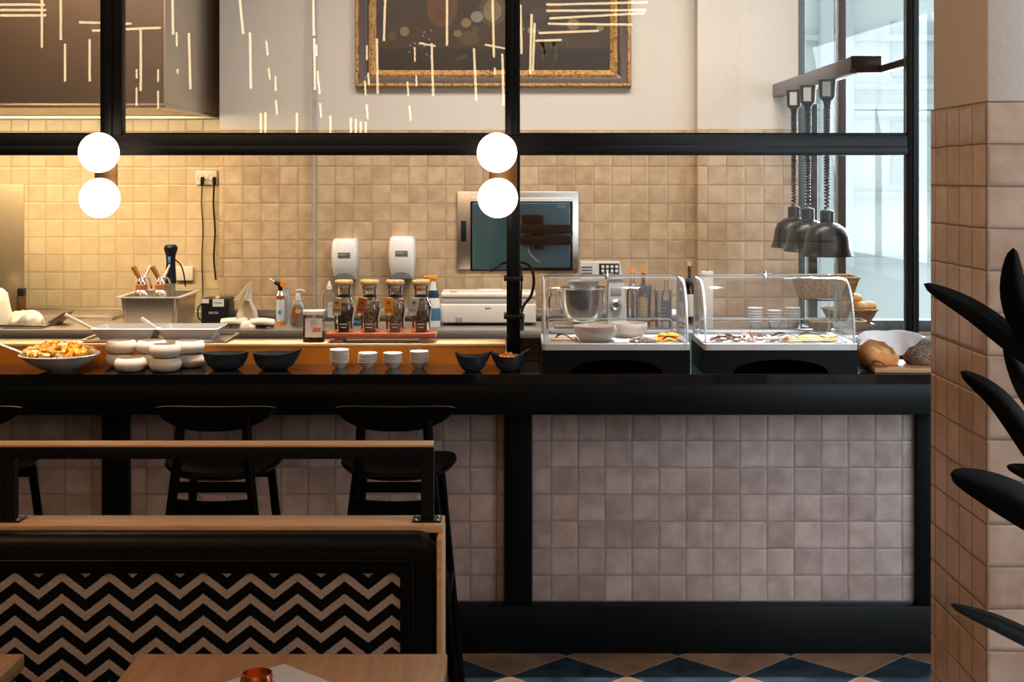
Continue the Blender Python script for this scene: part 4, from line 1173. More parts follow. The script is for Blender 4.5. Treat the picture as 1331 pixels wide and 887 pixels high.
# white bundle at the far left
bag = thing('cloth_bundle', 'tall white cloth bundle at the far left of the kitchen worktop', 'cloth', (WX(-5, 7.25), 7.25, WT))
obj('cloth', lathe([(0, 0), (.075, 0), (.078, .06), (.068, .12), (.055, .17), (.03, .195), (0, .2)], n=36, fn=lambda a, r, z: (r * math.cos(a) * (1 + .08 * math.sin(5 * a + z * 30)), r * math.sin(a) * (1 + .08 * math.cos(4 * a)), z)), CLOTH, bag)
tr = thing('steel_tray', 'flat shiny tray holding a white cloth at the left of the kitchen worktop', 'tray', (WX(33, 7.2), 7.2, WT))
obj('tray_base', box(-.11, .11, -.06, .14, .006, .012, .002), STEEL, tr); obj('tray_edge', box(-.112, .112, -.064, -.058, .004, .02, .002), CHROME, tr)
bm = cloth_blob('c', 0, 0, .17, .13, .075, CLOTH, 5, '', '')
tag(obj('dish_cloth', bm, CLOTH, loc=(WX(34, 7.26), 7.26, WT + .0125)), 'rumpled white dish cloth lying on the steel tray at the left', 'cloth')
tag(obj('oven_grate', prism([(-.06, 0), (.0, 0), (.062, .066), (.052, .07)], 'y', -.02, .12), pm('bronze_brown_board', (.2, .14, .08), .4, .5), loc=(WX(72, 7.3), 7.3, WT)), 'brown board propped at a slant right of the steel tray', 'board')

# ------------------------------------------------------------------ things on the ledge
LZ = 1.131
# baking tray with two white dishes
bt = thing('baking_tray', 'shallow steel baking tray carrying two white dishes on the ledge', 'tray', (WX(205, 5.34), 5.28, LZ))
TX = .277
bm = B()
flat_ring(bm, rrect(-TX, TX, -.005, .255, .02), rrect(-TX + .014, TX - .014, .009, .241, .015), .008, .012)
add_box(bm, -TX + .012, TX - .012, .007, .243, .0, .004, .001)
flat_ring(bm, rrect(-TX + .012, TX - .012, .007, .243, .015), rrect(-TX + .015, TX - .015, .010, .240, .015), .002, .010)
obj('tray_body', bm, STEEL, bt)
def white_dish(cx, y0, w, d, h, label):
    t = thing('serving_dish', label, 'dish', (cx, y0, LZ + .005), 0, 'white dishes on the baking tray')
    bm = B()
    def rr(z, ins): return [(x, y, z) for x, y in rrect(-w / 2 + ins, w / 2 - ins, ins, d - ins, .008, 3)]
    L = [rr(0, .03), rr(h * .5, .016), rr(h, .004), rr(h, 0), rr(h + .003, .002), rr(h, .008), rr(h * .5, .022), rr(.006, .034)]
    V = [[bm.verts.new(p) for p in l] for l in L]
    for a, b in zip(V[:-1], V[1:]):
        for i in range(len(a)): bm.faces.new((a[i], a[(i + 1) % len(a)], b[(i + 1) % len(b)], b[i]))
    bm.faces.new(V[0][::-1]); bm.faces.new(V[-1])
    obj('dish_body', bm, CERAMIC_W, t)
    return t
white_dish(WX(160, 5.31), 5.30, .245, .20, .044, 'white rectangular dish on the left of the baking tray')
white_dish(WX(243, 5.31), 5.30, .235, .20, .044, 'white rectangular dish on the right of the baking tray')
for (a, b, l) in (((85, 409), (132, 436), 'steel spoon leaning out of the left white dish'), ((184, 414), (214, 434), 'steel spoon leaning out of the right white dish')):
    t = thing('serving_spoon', l, 'spoon')
    p0, p1 = P(a[0], a[1], 5.42), P(b[0], b[1], 5.40)
    p1.z = max(p1.z, LZ + .024)
    obj('handle', tube([p0, p1], .005, n=10, rad=[.0075, .0055]), STEEL_BRIGHT, t)
    bm = B(); bmesh.ops.create_uvsphere(bm, u_segments=20, v_segments=10, radius=1, matrix=Matrix.Translation(p1 + Vector((.018, 0, -.006))) @ Matrix.Diagonal((.024, .014, .004, 1)))
    obj('spoon_bowl', bm, CHROME, t)

# nut jar on the ledge
jr = thing('nut_jar', 'square clear jar with cream lid and printed label of nuts on the ledge', 'jar', (WX(407, 5.31), 5.335, LZ))
hwj = .038
obj('jar_glass', prism(rrect(-hwj, hwj, -hwj, hwj, .012, 4), 'z', 0.001, .105), BOTTLE_GLASS, jr)
obj('nuts', prism(rrect(-hwj + .003, hwj - .003, -hwj + .003, hwj - .003, .010, 4), 'z', .003, .04), grain_mat('dark_nuts', (.05, .03, .02), (.18, .1, .05), 120), jr)
obj('jar_lid', prism(rrect(-hwj - .002, hwj + .002, -hwj - .002, hwj + .002, .014, 4), 'z', .105, .118), CREAM_PL, jr)
obj('jar_label', box(-hwj + .010, hwj - .002, -hwj - .0012, -hwj, .02, .092), pm('white_paper_label', (.70, .68, .66), .6), jr)
bm = B()
for i, ww in enumerate((.018, .03, .026)): add_box(bm, -ww / 2 + .004, ww / 2 + .004, -hwj - .0018, -hwj - .0012, .082 - i * .007, .0845 - i * .007)
obj('label_print', bm, pm('grey_print', (.3, .3, .32), .6), jr.children[3])
bm = B(); R = random.Random(4)
for i in range(14):
    bmesh.ops.create_uvsphere(bm, u_segments=8, v_segments=6, radius=1, matrix=Matrix.Translation((.016 + R.uniform(-.016, .014), -hwj - .001, .048 + R.uniform(-.007, .008))) @ Matrix.Diagonal((.005, .0008, .004, 1)))
obj('nut_picture', bm, pm('nut_brown_print', (.40, .12, .03), .6), jr.children[3])

# board with corked carafes
bd = thing('wooden_riser', 'reddish wooden riser board holding four corked carafes on the ledge', 'board', (WX(497, 5.33), 5.335, LZ))
hb_ = 70 / F_PX * 5.33
obj('board_top', box(-hb_, hb_, -.065, .065, .018, .038, .002), RED_WOOD, bd)
for s in (-hb_ + .045, hb_ - .045):
    obj('board_foot', box(s - .016, s + .016, -.06, .06, 0, .018, .001), pm('brown_foot_wood', (.16, .09, .045), .6), bd)
bm = B(); obj('label_print', box(hb_ - .0005, hb_ + .0005, -.05, .05, .02, .036), ORANGE_PL, bd)

def carafe(px, fill, tagcol, printcol, label, rot, fillh=.098):
    t = thing('corked_carafe', label, 'carafe', (WX(px, 5.325), 5.33, LZ + .038), 0, 'corked carafes on the wooden riser')
    r = .041
    prof = [(0, .001), (.033, .001), (.035, .006), (.036, .05), (.0405, .085), (.039, .105), (.030, .125), (.0245, .133), (.0245, .14), (.028, .165), (.031, .176)]
    obj('carafe_glass', lathe(prof, n=36), BOTTLE_GLASS, t)
    fp = [(0, .004), (.031, .004), (.033, .01), (.034, .05), (.038, .083), (.036, fillh + .003), (.02, fillh + .011), (0, fillh + .014)]
    obj('tea_leaves', lathe(fp, n=36), fill, t)
    obj('neck_ring', lathe([(.0250, .131), (.0262, .133), (.0262, .137), (.0250, .139)], n=30), BLACK_PL, t)
    obj('stopper', lathe([(0, .155), (.019, .155), (.022, .178), (.0345, .179), (.0355, .183), (.0355, .190), (.033, .195), (0, .196)], n=32), CORK, t)
    obj('stopper_ring', lathe([(.0195, .166), (.0235, .168), (.0245, .175), (.022, .177)], n=30), CREAM_PL, t)
    # tag card hanging on the front, tilted by rot
    bm = prism(rrect(-.0165, .0165, -.066, 0, .004, 3), 'y', -.001, .0005)
    tb = obj('tag_card', bm, tagcol, t); tb.location = (-.021, -.0425, .130); tb.rotation_euler = (.10, rot, 0)
    bm = B()
    for i, ww in enumerate((.014, .016)): add_box(bm, -ww / 2, ww / 2, -.0018, -.001, -.016 - i * .006, -.0125 - i * .006)
    add_box(bm, -.010, .010, -.0018, -.001, -.030, -.0285)
    for i in range(3):
        for j in range(2): add_box(bm, -.012 + i * .009, -.006 + i * .009, -.0018, -.001, -.050 + j * .006, -.047 + j * .006)
    obj('tag_print', bm, printcol, tb)
    obj('tag_badge', box(-.007, .007, -.0019, -.001, -.0645, -.059), PRINT_W, tb)
    bm = B()
    for (a, b, z) in ((-.012, .013, .030), (-.008, .010, .018)):
        x = a
        while x < b:
            add_box(bm, x, x + .0026, -.0375, -.0358, z, z + .0034); x += .0034
    obj('glass_print', bm, PRINT_W, t)
    return t
KR = pm('kraft_card', (.52, .33, .16), .7)
carafe(447, grain_mat('black_tea', (.004, .004, .004), (.07, .035, .015), 380), KR, PRINT_K, 'corked carafe of black tea with a tan tag, beside the nut jar', .05, .095)
carafe(480.5, grain_mat('brown_herb_mix', (.04, .02, .01), (.42, .28, .15), 300), pm('rust_orange_card', (.42, .10, .015), .7), PRINT_K, 'corked carafe of brown mix with a rust-red tag', .22, .115)
carafe(513.5, grain_mat('brown_seed_mix', (.045, .025, .012), (.5, .35, .2), 320), pm('bright_orange_card', (.72, .27, .02), .7), PRINT_K, 'corked carafe of brown mix with a bright orange tag', 0.0, .118)
carafe(547.5, grain_mat('black_seed_mix', (.006, .005, .005), (.35, .2, .08), 320), pm('grey_card', (.48, .44, .42), .7), PRINT_K, 'corked carafe of black mix with a grey tag, last on the riser', .20, .112)

# ------------------------------------------------------------------ things on the counter top
sal = thing('salad_bowl', 'wide shallow grey bowl heaped with orange salad at the left of the bar', 'bowl', (WX(77.5, 5.10), 5.10, CT))
obj('bowl_body', lathe([(0, 0), (.045, 0), (.05, .004), (.07, .010), (.115, .036), (.143, .060), (.141, .063), (.112, .042), (.065, .016), (0, .010)], n=48), CERAMIC, sal)
bm = B(); R = random.Random(11)
mats_s = [pm('orange_squash', (.88, .42, .04), .35), pm('deep_orange_squash', (.74, .27, .02), .35), pm('pale_pear', (.78, .62, .34), .4), pm('olive_herb', (.22, .17, .03), .5)]
add_lathe(bm, [(0, .085), (.05, .078), (.09, .062), (.122, .050), (0, .03)], n=24, mi=1)
for i in range(230):
    a = R.uniform(0, 2 * PI); rr = .118 * math.sqrt(R.random())
    z = .060 + .034 * (1 - (rr / .13) ** 1.6) + R.uniform(-.003, .006)
    s = R.uniform(.007, .013)
    M_ = Matrix.Translation((rr * math.cos(a), rr * math.sin(a), z)) @ Matrix.Rotation(R.uniform(0, PI), 4, Vector((R.random(), R.random(), R.random() + .1)).normalized()) @ Matrix.Diagonal((s * 2, s * 1.3, s * 1.1, 1))
    mi = R.choices([0, 1, 2, 3], [6, 2, 2.4, .8])[0]
    rv = bmesh.ops.create_cube(bm, size=1, matrix=M_)
    for f in set(f for v in rv['verts'] for f in v.link_faces): f.material_index = mi
sa = obj('diced_salad', bm, mats_s, loc=(WX(77.5, 5.10), 5.10, CT + .001), smooth=False)
tag(sa, 'heap of diced orange squash and pear filling the shallow grey bowl', 'salad', kind='stuff')
t = thing('serving_spoon', 'long steel spoon resting in the orange salad bowl', 'spoon')
p0, p1 = P(-12, 444, 5.16), P(45, 465, 5.04)
obj('handle', tube([p0, (p0 + p1) / 2, p1], .006, n=10, rad=[.0095, .0075, .006], flat=.6), STEEL_BRIGHT, t)
bm = B(); bmesh.ops.create_uvsphere(bm, u_segments=20, v_segments=10, radius=1, matrix=Matrix.Translation(P(73, 464, 5.0)) @ Matrix.Diagonal((.034, .018, .005, 1)))
add_tube(bm, [p1, P(60, 467, 5.015)], .004, n=8)
obj('spoon_bowl', bm, CHROME, t)

rb = obj('round_bowl', lathe([(0, 0), (.030, 0), (.045, .004), (.056, .016), (.058, .027), (.053, .041), (.046, .048), (.043, .049), (.045, .046), (.050, .038), (.053, .026), (.048, .012), (0, .006)], n=40), CERAMIC)
G = 'squat round white bowls on the bar'
spots = [((157, 5.20, 0), 'squat white bowl under another at the left end of the bowl group'), ((157.5, 5.20, 1), 'squat white bowl on top at the left end of the bowl group'),
         ((169.5, 5.08, 0), 'single squat white bowl in the front row of the bowl group'),
         ((196, 5.20, 0), 'squat white bowl at the bottom of the rear middle stack'), ((197, 5.20, 1), 'squat white bowl on top of the rear middle stack'),
         ((215, 5.08, 0), 'squat white bowl at the bottom of the front stack of two'), ((214.5, 5.08, 1), 'squat white bowl on top of the front stack of two'),
         ((248, 5.19, 0), 'squat white bowl at the bottom of the stack beside the dark bowls'), ((246, 5.19, 1), 'squat white bowl on top of the stack beside the dark bowls')]
for i, ((px, Y, lv), l) in enumerate(spots):
    o = rb if i == 0 else rb.copy()
    if i: COL.objects.link(o)
    o.location = (WX(px, Y), Y, CT + .0005 + lv * .0495); tag(o, l, 'bowl', G)

def leaf_bowl(name, loc, L, D, h, tip1, tip2, rz, label, fillm=None, fname=None, flabel=None, fcat=None):
    """organic bowl whose rim is drawn to raised tips at -x (tip1) and +x (tip2)"""
    def fn(a, r, z):
        c, s = math.cos(a), math.sin(a)
        f = (z / h) ** 1.5 if z > 0 else 0
        e1 = max(0, c) ** 5 * tip2; e2 = max(0, -c) ** 5 * tip1
        x = r * c * L * (1 + f * (e1 + e2) * .45)
        y = r * s * D * (1 - .12 * f * abs(c) ** 3)
        return (x, y, z + f * h * .38 * (e1 + e2))
    o = obj(name, lathe([(0, 0), (.50, 0), (.62, .003), (.82, h * .25), (.95, h * .6), (.99, h * .97), (1, h), (.955, h), (.90, h * .62), (.75, h * .28), (.5, .009), (0, .008)], n=48, fn=fn), DARK_CER, loc=loc)
    o.rotation_euler = (0, 0, rz)
    tag(o, label, 'bowl', 'dark leaf-shaped bowls on the bar')
    if fillm:
        o2 = obj(fname, lathe([(.45, .012), (.82, h * .66), (.0, h * .86)], n=40, fn=lambda a, r, z: (r * math.cos(a) * L, r * math.sin(a) * D, z)), fillm, loc=(loc[0], loc[1], loc[2] + .001))
        o2.rotation_euler = (0, 0, rz)
        tag(o2, flabel, fcat, kind='stuff')
    return o
leaf_bowl('serving_bowl', (WX(293.5, 5.12), 5.12, CT + .0005), .077, .066, .062, .25, .25, 0.2, 'dark blue-grey bowl with brown crumbs beside the squat white bowls', grain_mat('brown_granola', (.25, .12, .04), (.5, .3, .12), 200), 'granola', 'brown granola filling the dark bowl beside the squat white bowls', 'granola')
leaf_bowl('serving_bowl', (WX(357, 5.12), 5.12, CT + .0005), .078, .068, .062, .1, .75, -.1, 'dark blue-grey bowl with one long pointed lip, right of the crumb bowl', grain_mat('dark_seeds', (.03, .02, .015), (.12, .07, .04), 250), 'seeds', 'dark seeds filling the bowl with one pointed lip', 'seeds')
leaf_bowl('serving_bowl', (WX(614, 5.08), 5.08, CT + .0005), .050, .050, .056, .7, 1.0, 0, 'dark two-pointed bowl with dark sauce right of the white cup stacks', pm('dark_berry_sauce', (.02, .012, .012), .15), 'berry_sauce', 'dark sauce filling the two-pointed bowl right of the white cup stacks', 'sauce')
leaf_bowl('serving_bowl', (WX(661, 5.08), 5.08, CT + .0005), .050, .050, .056, .9, 1.15, 0, 'dark two-pointed bowl with orange chips in front of the middle post')
bm = B(); R = random.Random(21)
for i in range(40):
    a = R.uniform(0, 6.3); rr = .036 * math.sqrt(R.random())
    M_ = Matrix.Translation((rr * math.cos(a), rr * math.sin(a) * .9, .040 + .020 * (1 - rr / .04) + R.uniform(0, .004))) @ Matrix.Rotation(R.uniform(0, PI), 4, Vector((R.random(), R.random(), R.random() + .1)).normalized()) @ Matrix.Diagonal((.022, .016, .004, 1))
    bmesh.ops.create_cube(bm, size=1, matrix=M_)
tag(obj('dried_fruit_chips', bm, grain_mat('apricot_chips', (.75, .30, .06), (.85, .6, .35), 90), loc=(WX(661, 5.08), 5.08, CT + .001), smooth=False), 'pale orange dried chips filling the bowl in front of the middle post', 'dried fruit', kind='stuff')

# four stacks of small white bowls
scup = obj('dip_bowl', lathe([(0, 0), (.014, 0), (.016, .003), (.025, .010), (.0305, .0200), (.0345, .0222), (.0350, .0238), (.0340, .0248), (.031, .0238), (.024, .012), (.012, .006), (0, .005)], n=36), CERAMIC_W)
first = True
wh = ['far left', 'second from the left', 'third from the left', 'far right']
on = ['lowest', 'second lowest', 'third lowest', 'fourth lowest', 'fifth lowest', 'sixth lowest', 'seventh lowest', 'eighth lowest']
for si, (px, nn) in enumerate(((441.5, 8), (477, 6), (510.5, 6), (545, 7))):
    for i in range(nn):
        o = scup if first else scup.copy()
        if not first: COL.objects.link(o)
        first = False
        o.location = (WX(px, 5.17) + (.0006 * i if si == 1 else 0), 5.17, CT + .0005 + i * .0062)
        lab = 'topmost' if i == nn - 1 else on[i]
        tag(o, 'small white dip bowl, %s in the %s stack on the bar' % (lab, wh[si]), 'bowl', 'stacked small white dip bowls on the bar')

# ------------------------------------------------------------------ roll-top display cases
def display_case(x0, x1, label):
    cx = (x0 + x1) / 2; w = x1 - x0; hw = w / 2
    t = thing('display_case', label, 'display case', (cx, 5.02, CT))
    # black base with an arched cut-out
    h = .084
    poly = [(-hw, 0), (-hw, h), (hw, h), (hw, 0), (hw * .62, 0)]
    for i in range(1, 16):
        a = PI * i / 16
        poly.append((hw * .62 * math.cos(a), .050 * math.sin(a) ** .9))
    poly.append((-hw * .62, 0))
    bm = prism(poly, 'y', 0, .02)
    add_box(bm, -hw, -hw + .012, .02, .36, 0, h); add_box(bm, hw - .012, hw, .02, .36, 0, h)
    add_box(bm, -hw + .01, hw - .01, .34, .36, 0, h); add_box(bm, -hw + .01, hw - .01, .02, .34, h - .01, h)
    obj('case_base', bm, pm('black_case_plastic', (.0028, .0045, .0052), .5, spec=.12), t)
    # tray with white rim
    bm = B()
    flat_ring(bm, rrect(-hw, hw, -.004, .365, .015), rrect(-hw + .028, hw - .028, .024, .337, .012), h, h + .022)
    obj('tray_rim', bm, ACRYLIC_EDGE, t)
    obj('white_tray', box(-hw + .024, hw - .024, .020, .341, h, h + .019), pm('white_tray_melamine', (.70, .74, .75), .3), t)
    # roll-top cover: side profile in (y, z)
    z0, H = h + .022, .228
    hw2 = hw - .006
    pr_ = [(.012, z0)] + [(.16 + .148 * math.cos(math.radians(a)), z0 + .02 + (H - .02) * math.sin(math.radians(a))) for a in range(180, 89, -9)]
    pr_ += [(.25, z0 + H)] + [(.32 - .035 + .035 * math.cos(math.radians(a)), z0 + H - .035 + .035 * math.sin(math.radians(a))) for a in range(90, -1, -15)] + [(.345, z0)]
    bm = B()
    # shell with rounded side edges
    r = .03
    secs = [(-hw2, .94), (-hw2 + .004, .965), (-hw2 + .012, .985), (-hw2 + r, 1.0), (hw2 - r, 1.0), (hw2 - .012, .985), (hw2 - .004, .965), (hw2, .94)]
    cyy = .18
    V = []
    for x, s in secs:
        V.append([bm.verts.new((x, cyy + (y - cyy) * s, z0 + (z - z0) * s)) for y, z in pr_])
    for a, b in zip(V[:-1], V[1:]):
        for i in range(len(a) - 1): bm.faces.new((a[i], b[i], b[i + 1], a[i + 1]))
    bm.faces.new(V[0]); bm.faces.new(V[-1][::-1])
    obj('cover', bm, ACRYLIC, t)
    # thick moulded edges
    for s in (-1, 1):
        pp = [(s * (hw2 - .002), cyy + (y - cyy) * .955, z0 + (z - z0) * .955) for y, z in pr_]
        obj('cover_edge', tube(pp, .0042, n=8), ACRYLIC_EDGE, t)
    zt = z0 + H
    bm = tube([(-hw2 + r, .23, zt), (hw2 - r, .23, zt)], .0028, n=8)
    obj('hinge_line', bm, pm('grey_seam', (.16, .17, .18), .3), t)
    # inner rail and back frame
    fr = [(x, .338, z) for x, z in rrect(-hw2 + .02, hw2 - .02, z0 + .003, z0 + .055, .016, 4)]
    obj('inner_frame', tube(fr + [fr[0]], .003, n=8), ACRYLIC_EDGE, t)
    fr = [(x, .335, z) for x, z in rrect(-hw2 + .022, hw2 - .022, z0 + .003, z0 + H - .008, .02, 4)]
    obj('inner_frame', tube(fr + [fr[0]], .002, n=8), ACRYLIC_EDGE, t)
    obj('hinge_pin', lathe([(0, 0), (.010, 0), (.010, .016), (0, .016)], cx=hw2 - .012, cy=.30, cz=z0 + .004, n=16), ACRYLIC_EDGE, t)
    obj('hinge_pin', lathe([(0, 0), (.010, 0), (.010, .016), (0, .016)], cx=-hw2 + .012, cy=.30, cz=z0 + .004, n=16), ACRYLIC_EDGE, t)
    # chrome knob on the top
    k = lathe([(0, -.012), (.008, -.012), (.008, .004), (.006, .006), (.006, .018), (0, .019)], cx=-.02, cy=.20, cz=zt, n=16)
    add_tube(k, [(-.035, .20, zt + .008), (.005, .20, zt + .008)], .0035, n=8)
    obj('knob', k, CHROME, t)
    return t
X1a, X1b = WX(705, 5.02), WX(897, 5.02)
X2a, X2b = WX(915, 5.02), WX(1115, 5.02)
display_case(X1a, X1b, 'clear roll-top display case holding two beige bowls, beside the middle post')
display_case(X2a, X2b, 'clear roll-top display case holding sliced meat and cheese, near the bread')
DZ = CT + .1035

def round_dish(px, Y, r, h, label):
    o = obj('ceramic_bowl', lathe([(0, 0), (r * .6, 0), (r * .72, .004), (r * .95, h * .45), (r, h * .75), (r * .97, h), (r * .94, h), (r * .95, h * .75), (r * .88, h * .45), (r * .6, .008), (0, .006)], n=48), CERAMIC, loc=(WX(px, Y), Y, DZ))
    return tag(o, label, 'bowl', 'beige bowls in the left display case')
round_dish(773.5, 5.14, .079, .056, 'beige bowl at the front inside the left display case')
round_dish(818, 5.27, .068, .052, 'beige bowl with a spoon, at the back inside the left display case')
t = thing('spoon', 'spoon handle leaning from the front beige bowl towards the back one', 'spoon')
obj('handle', tube([P(783, 440, 5.17), P(808, 427, 5.22)], .0025, n=8), pm('brown_spoon', (.18, .10, .06), .4), t)
# dried apricots
R = random.Random(9)
ap = None
APR = pm('dried_apricot', (.85, .38, .05), .35, 0, .3, 60, bump=.002, bscale=120)
AP_L = ['left', 'right', 'front', 'back', 'middle', 'top']
pos = [(852, 5.14, 0), (861, 5.12, 0), (870, 5.13, 0), (879, 5.12, 0), (856, 5.18, 0), (866, 5.19, 0), (876, 5.18, 0), (861, 5.15, 1), (870, 5.16, 1), (876, 5.14, 1)]
lab = ['leftmost in the front row', 'second from the left in the front row', 'third from the left in the front row', 'rightmost in the front row', 'left in the rear row', 'middle of the rear row', 'right in the rear row', 'left one on top', 'middle one on top', 'right one on top']
for (px, Y, lv), l in zip(pos, lab):
    if ap is None:
        o = obj('dried_apricot', lathe([(0, 0), (.014, .001), (.018, .006), (.015, .012), (.006, .011), (0, .010)], n=16, fn=lambda a, r, z: (r * math.cos(a) * (1 + .12 * math.sin(3 * a)), r * math.sin(a), z + .002 * math.sin(2 * a) * (r / .018))), APR); ap = o
    else: o = ap.copy(); COL.objects.link(o)
    o.location = (WX(px, Y), Y, DZ + lv * .0125); o.rotation_euler = (0, 0, R.uniform(0, 6))
    tag(o, 'orange dried apricot in the left display case, ' + l, 'dried apricot', 'dried apricots in the left display case')
# pale nuts pile, tongs
bm = B()
for i in range(60):
    a, rr = R.uniform(0, 6.3), math.sqrt(R.random())
    bmesh.ops.create_uvsphere(bm, u_segments=8, v_segments=6, radius=1, matrix=Matrix.Translation((rr * .05 * math.cos(a), rr * .035 * math.sin(a), .005 + .012 * (1 - rr))) @ Matrix.Rotation(R.uniform(0, 3), 4, 'Z') @ Matrix.Diagonal((.009, .006, .005, 1)))
tag(obj('pale_nuts', bm, pm('pale_nut', (.62, .52, .42), .5, 0, .3, 40), loc=(WX(835, 5.10), 5.10, DZ)), 'small pile of pale nuts between the beige bowls and the apricots', 'nuts', kind='stuff')
tag(obj('crispbread', box(-.05, .05, -.04, .05, 0, .007, .002), grain_mat('crispbread_surface', (.62, .42, .22), (.5, .3, .14), 150), loc=(WX(733, 5.16), 5.16, DZ)), 'flat piece of crispbread at the left inside the left display case', 'bread')
def tongs(loc, rz, m, label, L=.11):
    t = thing('serving_tongs', label, 'tongs', loc, rz)
    for s in (-1, 1):
        obj('tong_arm', tube(smooth_path([(0, 0, .010), (L * .3, s * .012, .022), (L * .7, s * .012, .016), (L, s * .004, .004)]), .003, n=8, flat=.6), m, t)
    return t
TNG = pm('dark_tong_metal', (.06, .055, .05), .3, .7)
tongs((WX(722, 5.09), 5.09, DZ + .007), .2, TNG, 'small dark tongs at the left inside the left display case', .06)
tongs((WX(860, 5.075), 5.07, DZ + .001), .05, TNG, 'dark tongs in front of the dried apricots', .07)
# sliced meat and cheese
MEAT = pm('air_dried_meat', (.30, .16, .11), .5, 0, .4, 50)
PALE = pm('pale_ham', (.62, .44, .36), .45, 0, .25, 50)
CHE = pm('yellow_cheese', (.82, .56, .20), .45, 0, .06, 20)
def slice_bm(r, seed):
    return grid_cloth(lambda u, v: (r * 2 * (u - .5) * math.sqrt(max(0, 1 - (2 * v - 1) ** 2 * .9)), r * 1.6 * (v - .5), .006 + .006 * math.sin(u * 7 + seed) * math.cos(v * 5 + seed)), 12, 12, .002)
ms = [slice_bm(.03, s) for s in (0, 2)]
protos = {}
def slc(name, bmf, mat, px, Y, z, rz, tilt, label, cat, group):
    k_ = (name)
    if k_ not in protos: protos[k_] = obj(name, bmf(), mat); o = protos[k_]
    else: o = protos[k_].copy(); COL.objects.link(o)
    o.location = (WX(px, Y), Y, z); o.rotation_euler = (tilt, tilt * .6, rz); tag(o, label, cat, group)
for b in ms: b.free()
pl = ['first', 'second', 'third', 'fourth', 'fifth', 'sixth', 'seventh', 'eighth', 'ninth', 'tenth', 'eleventh', 'twelfth']
for i in range(9):
    slc('dried_meat_slice', lambda: slice_bm(.026, 1), MEAT, 931 + i * 7.5, 5.12 + (i % 3) * .035, DZ + .001 + .007 * (i % 2) + .004 * (i % 3), i * .9, .12, 'slice of brown dried meat in the right display case, %s from the left' % pl[i], 'meat slice', 'slices of dried meat in the right display case')
for i in range(5):
    slc('ham_slice', lambda: slice_bm(.024, 3), PALE, 1000 + i * 6, 5.12 + (i % 3) * .035, DZ + .001 + .008 * (i % 2) + .004 * (i % 3), i * 1.3, .15, 'slice of pale ham in the right display case, %s from the left' % pl[i], 'ham slice', 'slices of pale ham in the right display case')
for i in range(9):
    slc('cheese_slice', lambda: box(-.032, .032, -.03, .03, 0, .003, .001), CHE, 1028 + (i // 3) * 23, 5.13 + (i % 3) * .03, DZ + .0005 + .0036 * (i % 3) + .001 * (i // 3), i * .12 - .1, 0.0, 'yellow cheese slice, %s of the fanned ones in the right display case' % pl[i], 'cheese slice', 'cheese slices in the right display case')
tongs((WX(925, 5.07), 5.075, DZ + .001), .05, TNG, 'dark tongs before the dried meat', .09)
tongs((WX(1003, 5.07), 5.072, DZ + .014), .05, TNG, 'dark tongs lying before the first cheese slices', .10)
tongs((WX(1040, 5.07), 5.09, DZ + .014), -.05, TNG, 'dark tongs lying on the right cheese slices', .09)

# green board between the cases, bread on its board
tag(obj('black_upstand', box(XL1 + .03, CX1, 5.50, 5.598, CT + .0005, 1.125, .002), BLACK_WOOD), 'black upstand along the rear edge of the bar top behind the display cases', 'upstand')
tag(obj('cutting_board', prism([(5.400, CT + .001), (5.412, CT + .0005), (5.497, 1.140), (5.487, 1.147)], 'x', .60, .76), pm('green_board', (.13, .24, .20), .5)), 'green cutting board leaning on the upstand between the two display cases', 'cutting board')

bb = obj('bread_board', box(-.17, .17, 0, .24, 0, .018, .004), wood_mat('bread_board_wood', (.50, .30, .16), (.30, .16, .08), (2, 14, 14)), loc=(WX(1135, 5.05) + .17, 5.03, CT + .0005))
tag(bb, 'wooden bread board at the right end of the bar beside the tiled pillar', 'board')
def loaf(name, loc, L, W, H, rz, mat, label):
    bm = B(); bmesh.ops.create_uvsphere(bm, u_segments=40, v_segments=24, radius=1)
    for v in bm.verts:
        x, y, z = v.co
        zz = z if z > -.55 else -.55
        r = 1 + .04 * math.sin(6 * x + 2 * y) * math.cos(4 * z)
        v.co = (math.copysign(abs(x) ** .8, x) * L * r, y * W * r, (zz + .55) / 1.55 * H)
    o = obj(name, bm, mat, loc=loc); o.rotation_euler = (0, 0, rz); return tag(o, label, 'bread')
LF1 = grain_mat('orange_crust', (.62, .22, .05), (.80, .52, .24), 22, .6)
LF2 = grain_mat('seeded_brown_crust', (.16, .10, .06), (.42, .31, .21), 170, .8)
loaf('bread_loaf', (WX(1143, 5.12), 5.14, CT + .019), .078, .075, .098, .1, LF1, 'golden crusted loaf under the napkin on the bread board')
loaf('bread_loaf', (WX(1198, 5.14) + .03, 5.15, CT + .019), .095, .075, .095, -.1, LF2, 'dark seeded loaf beside the tiled pillar on the bread board')
# napkin draped over both loaves
def lerp_tab(tab, x):
    for (a, va), (b, vb) in zip(tab[:-1], tab[1:]):
        if x <= b:
            t_ = (x - a) / (b - a); t_ = t_ * t_ * (3 - 2 * t_); return va + (vb - va) * t_
    return tab[-1][1]
def nap(u, v):
    x = WX(1113 + u * 83, 5.08)
    front = lerp_tab([(0, 1.150), (.18, 1.172), (.38, 1.168), (.52, 1.142), (.62, 1.112), (.67, 1.112), (.80, 1.150), (1, 1.176)], u)
    topz = lerp_tab([(0, 1.166), (.25, 1.188), (.5, 1.193), (.75, 1.192), (1, 1.188)], u)
    t_ = min(1, v / .4)
    z = front + (topz - front) * math.sin(t_ * PI / 2) + .003 * math.sin(u * 13 + v * 7)
    if v > .6: z -= (v - .6) * .12
    return (x, 5.045 + v * .2 - .012 * math.sin(u * 9) * (1 - v), z)
o = obj('napkin', grid_cloth(nap, 36, 28, .002), CLOTH_W)
tag(o, 'white napkin draped over the loaves at the right end of the bar', 'napkin')
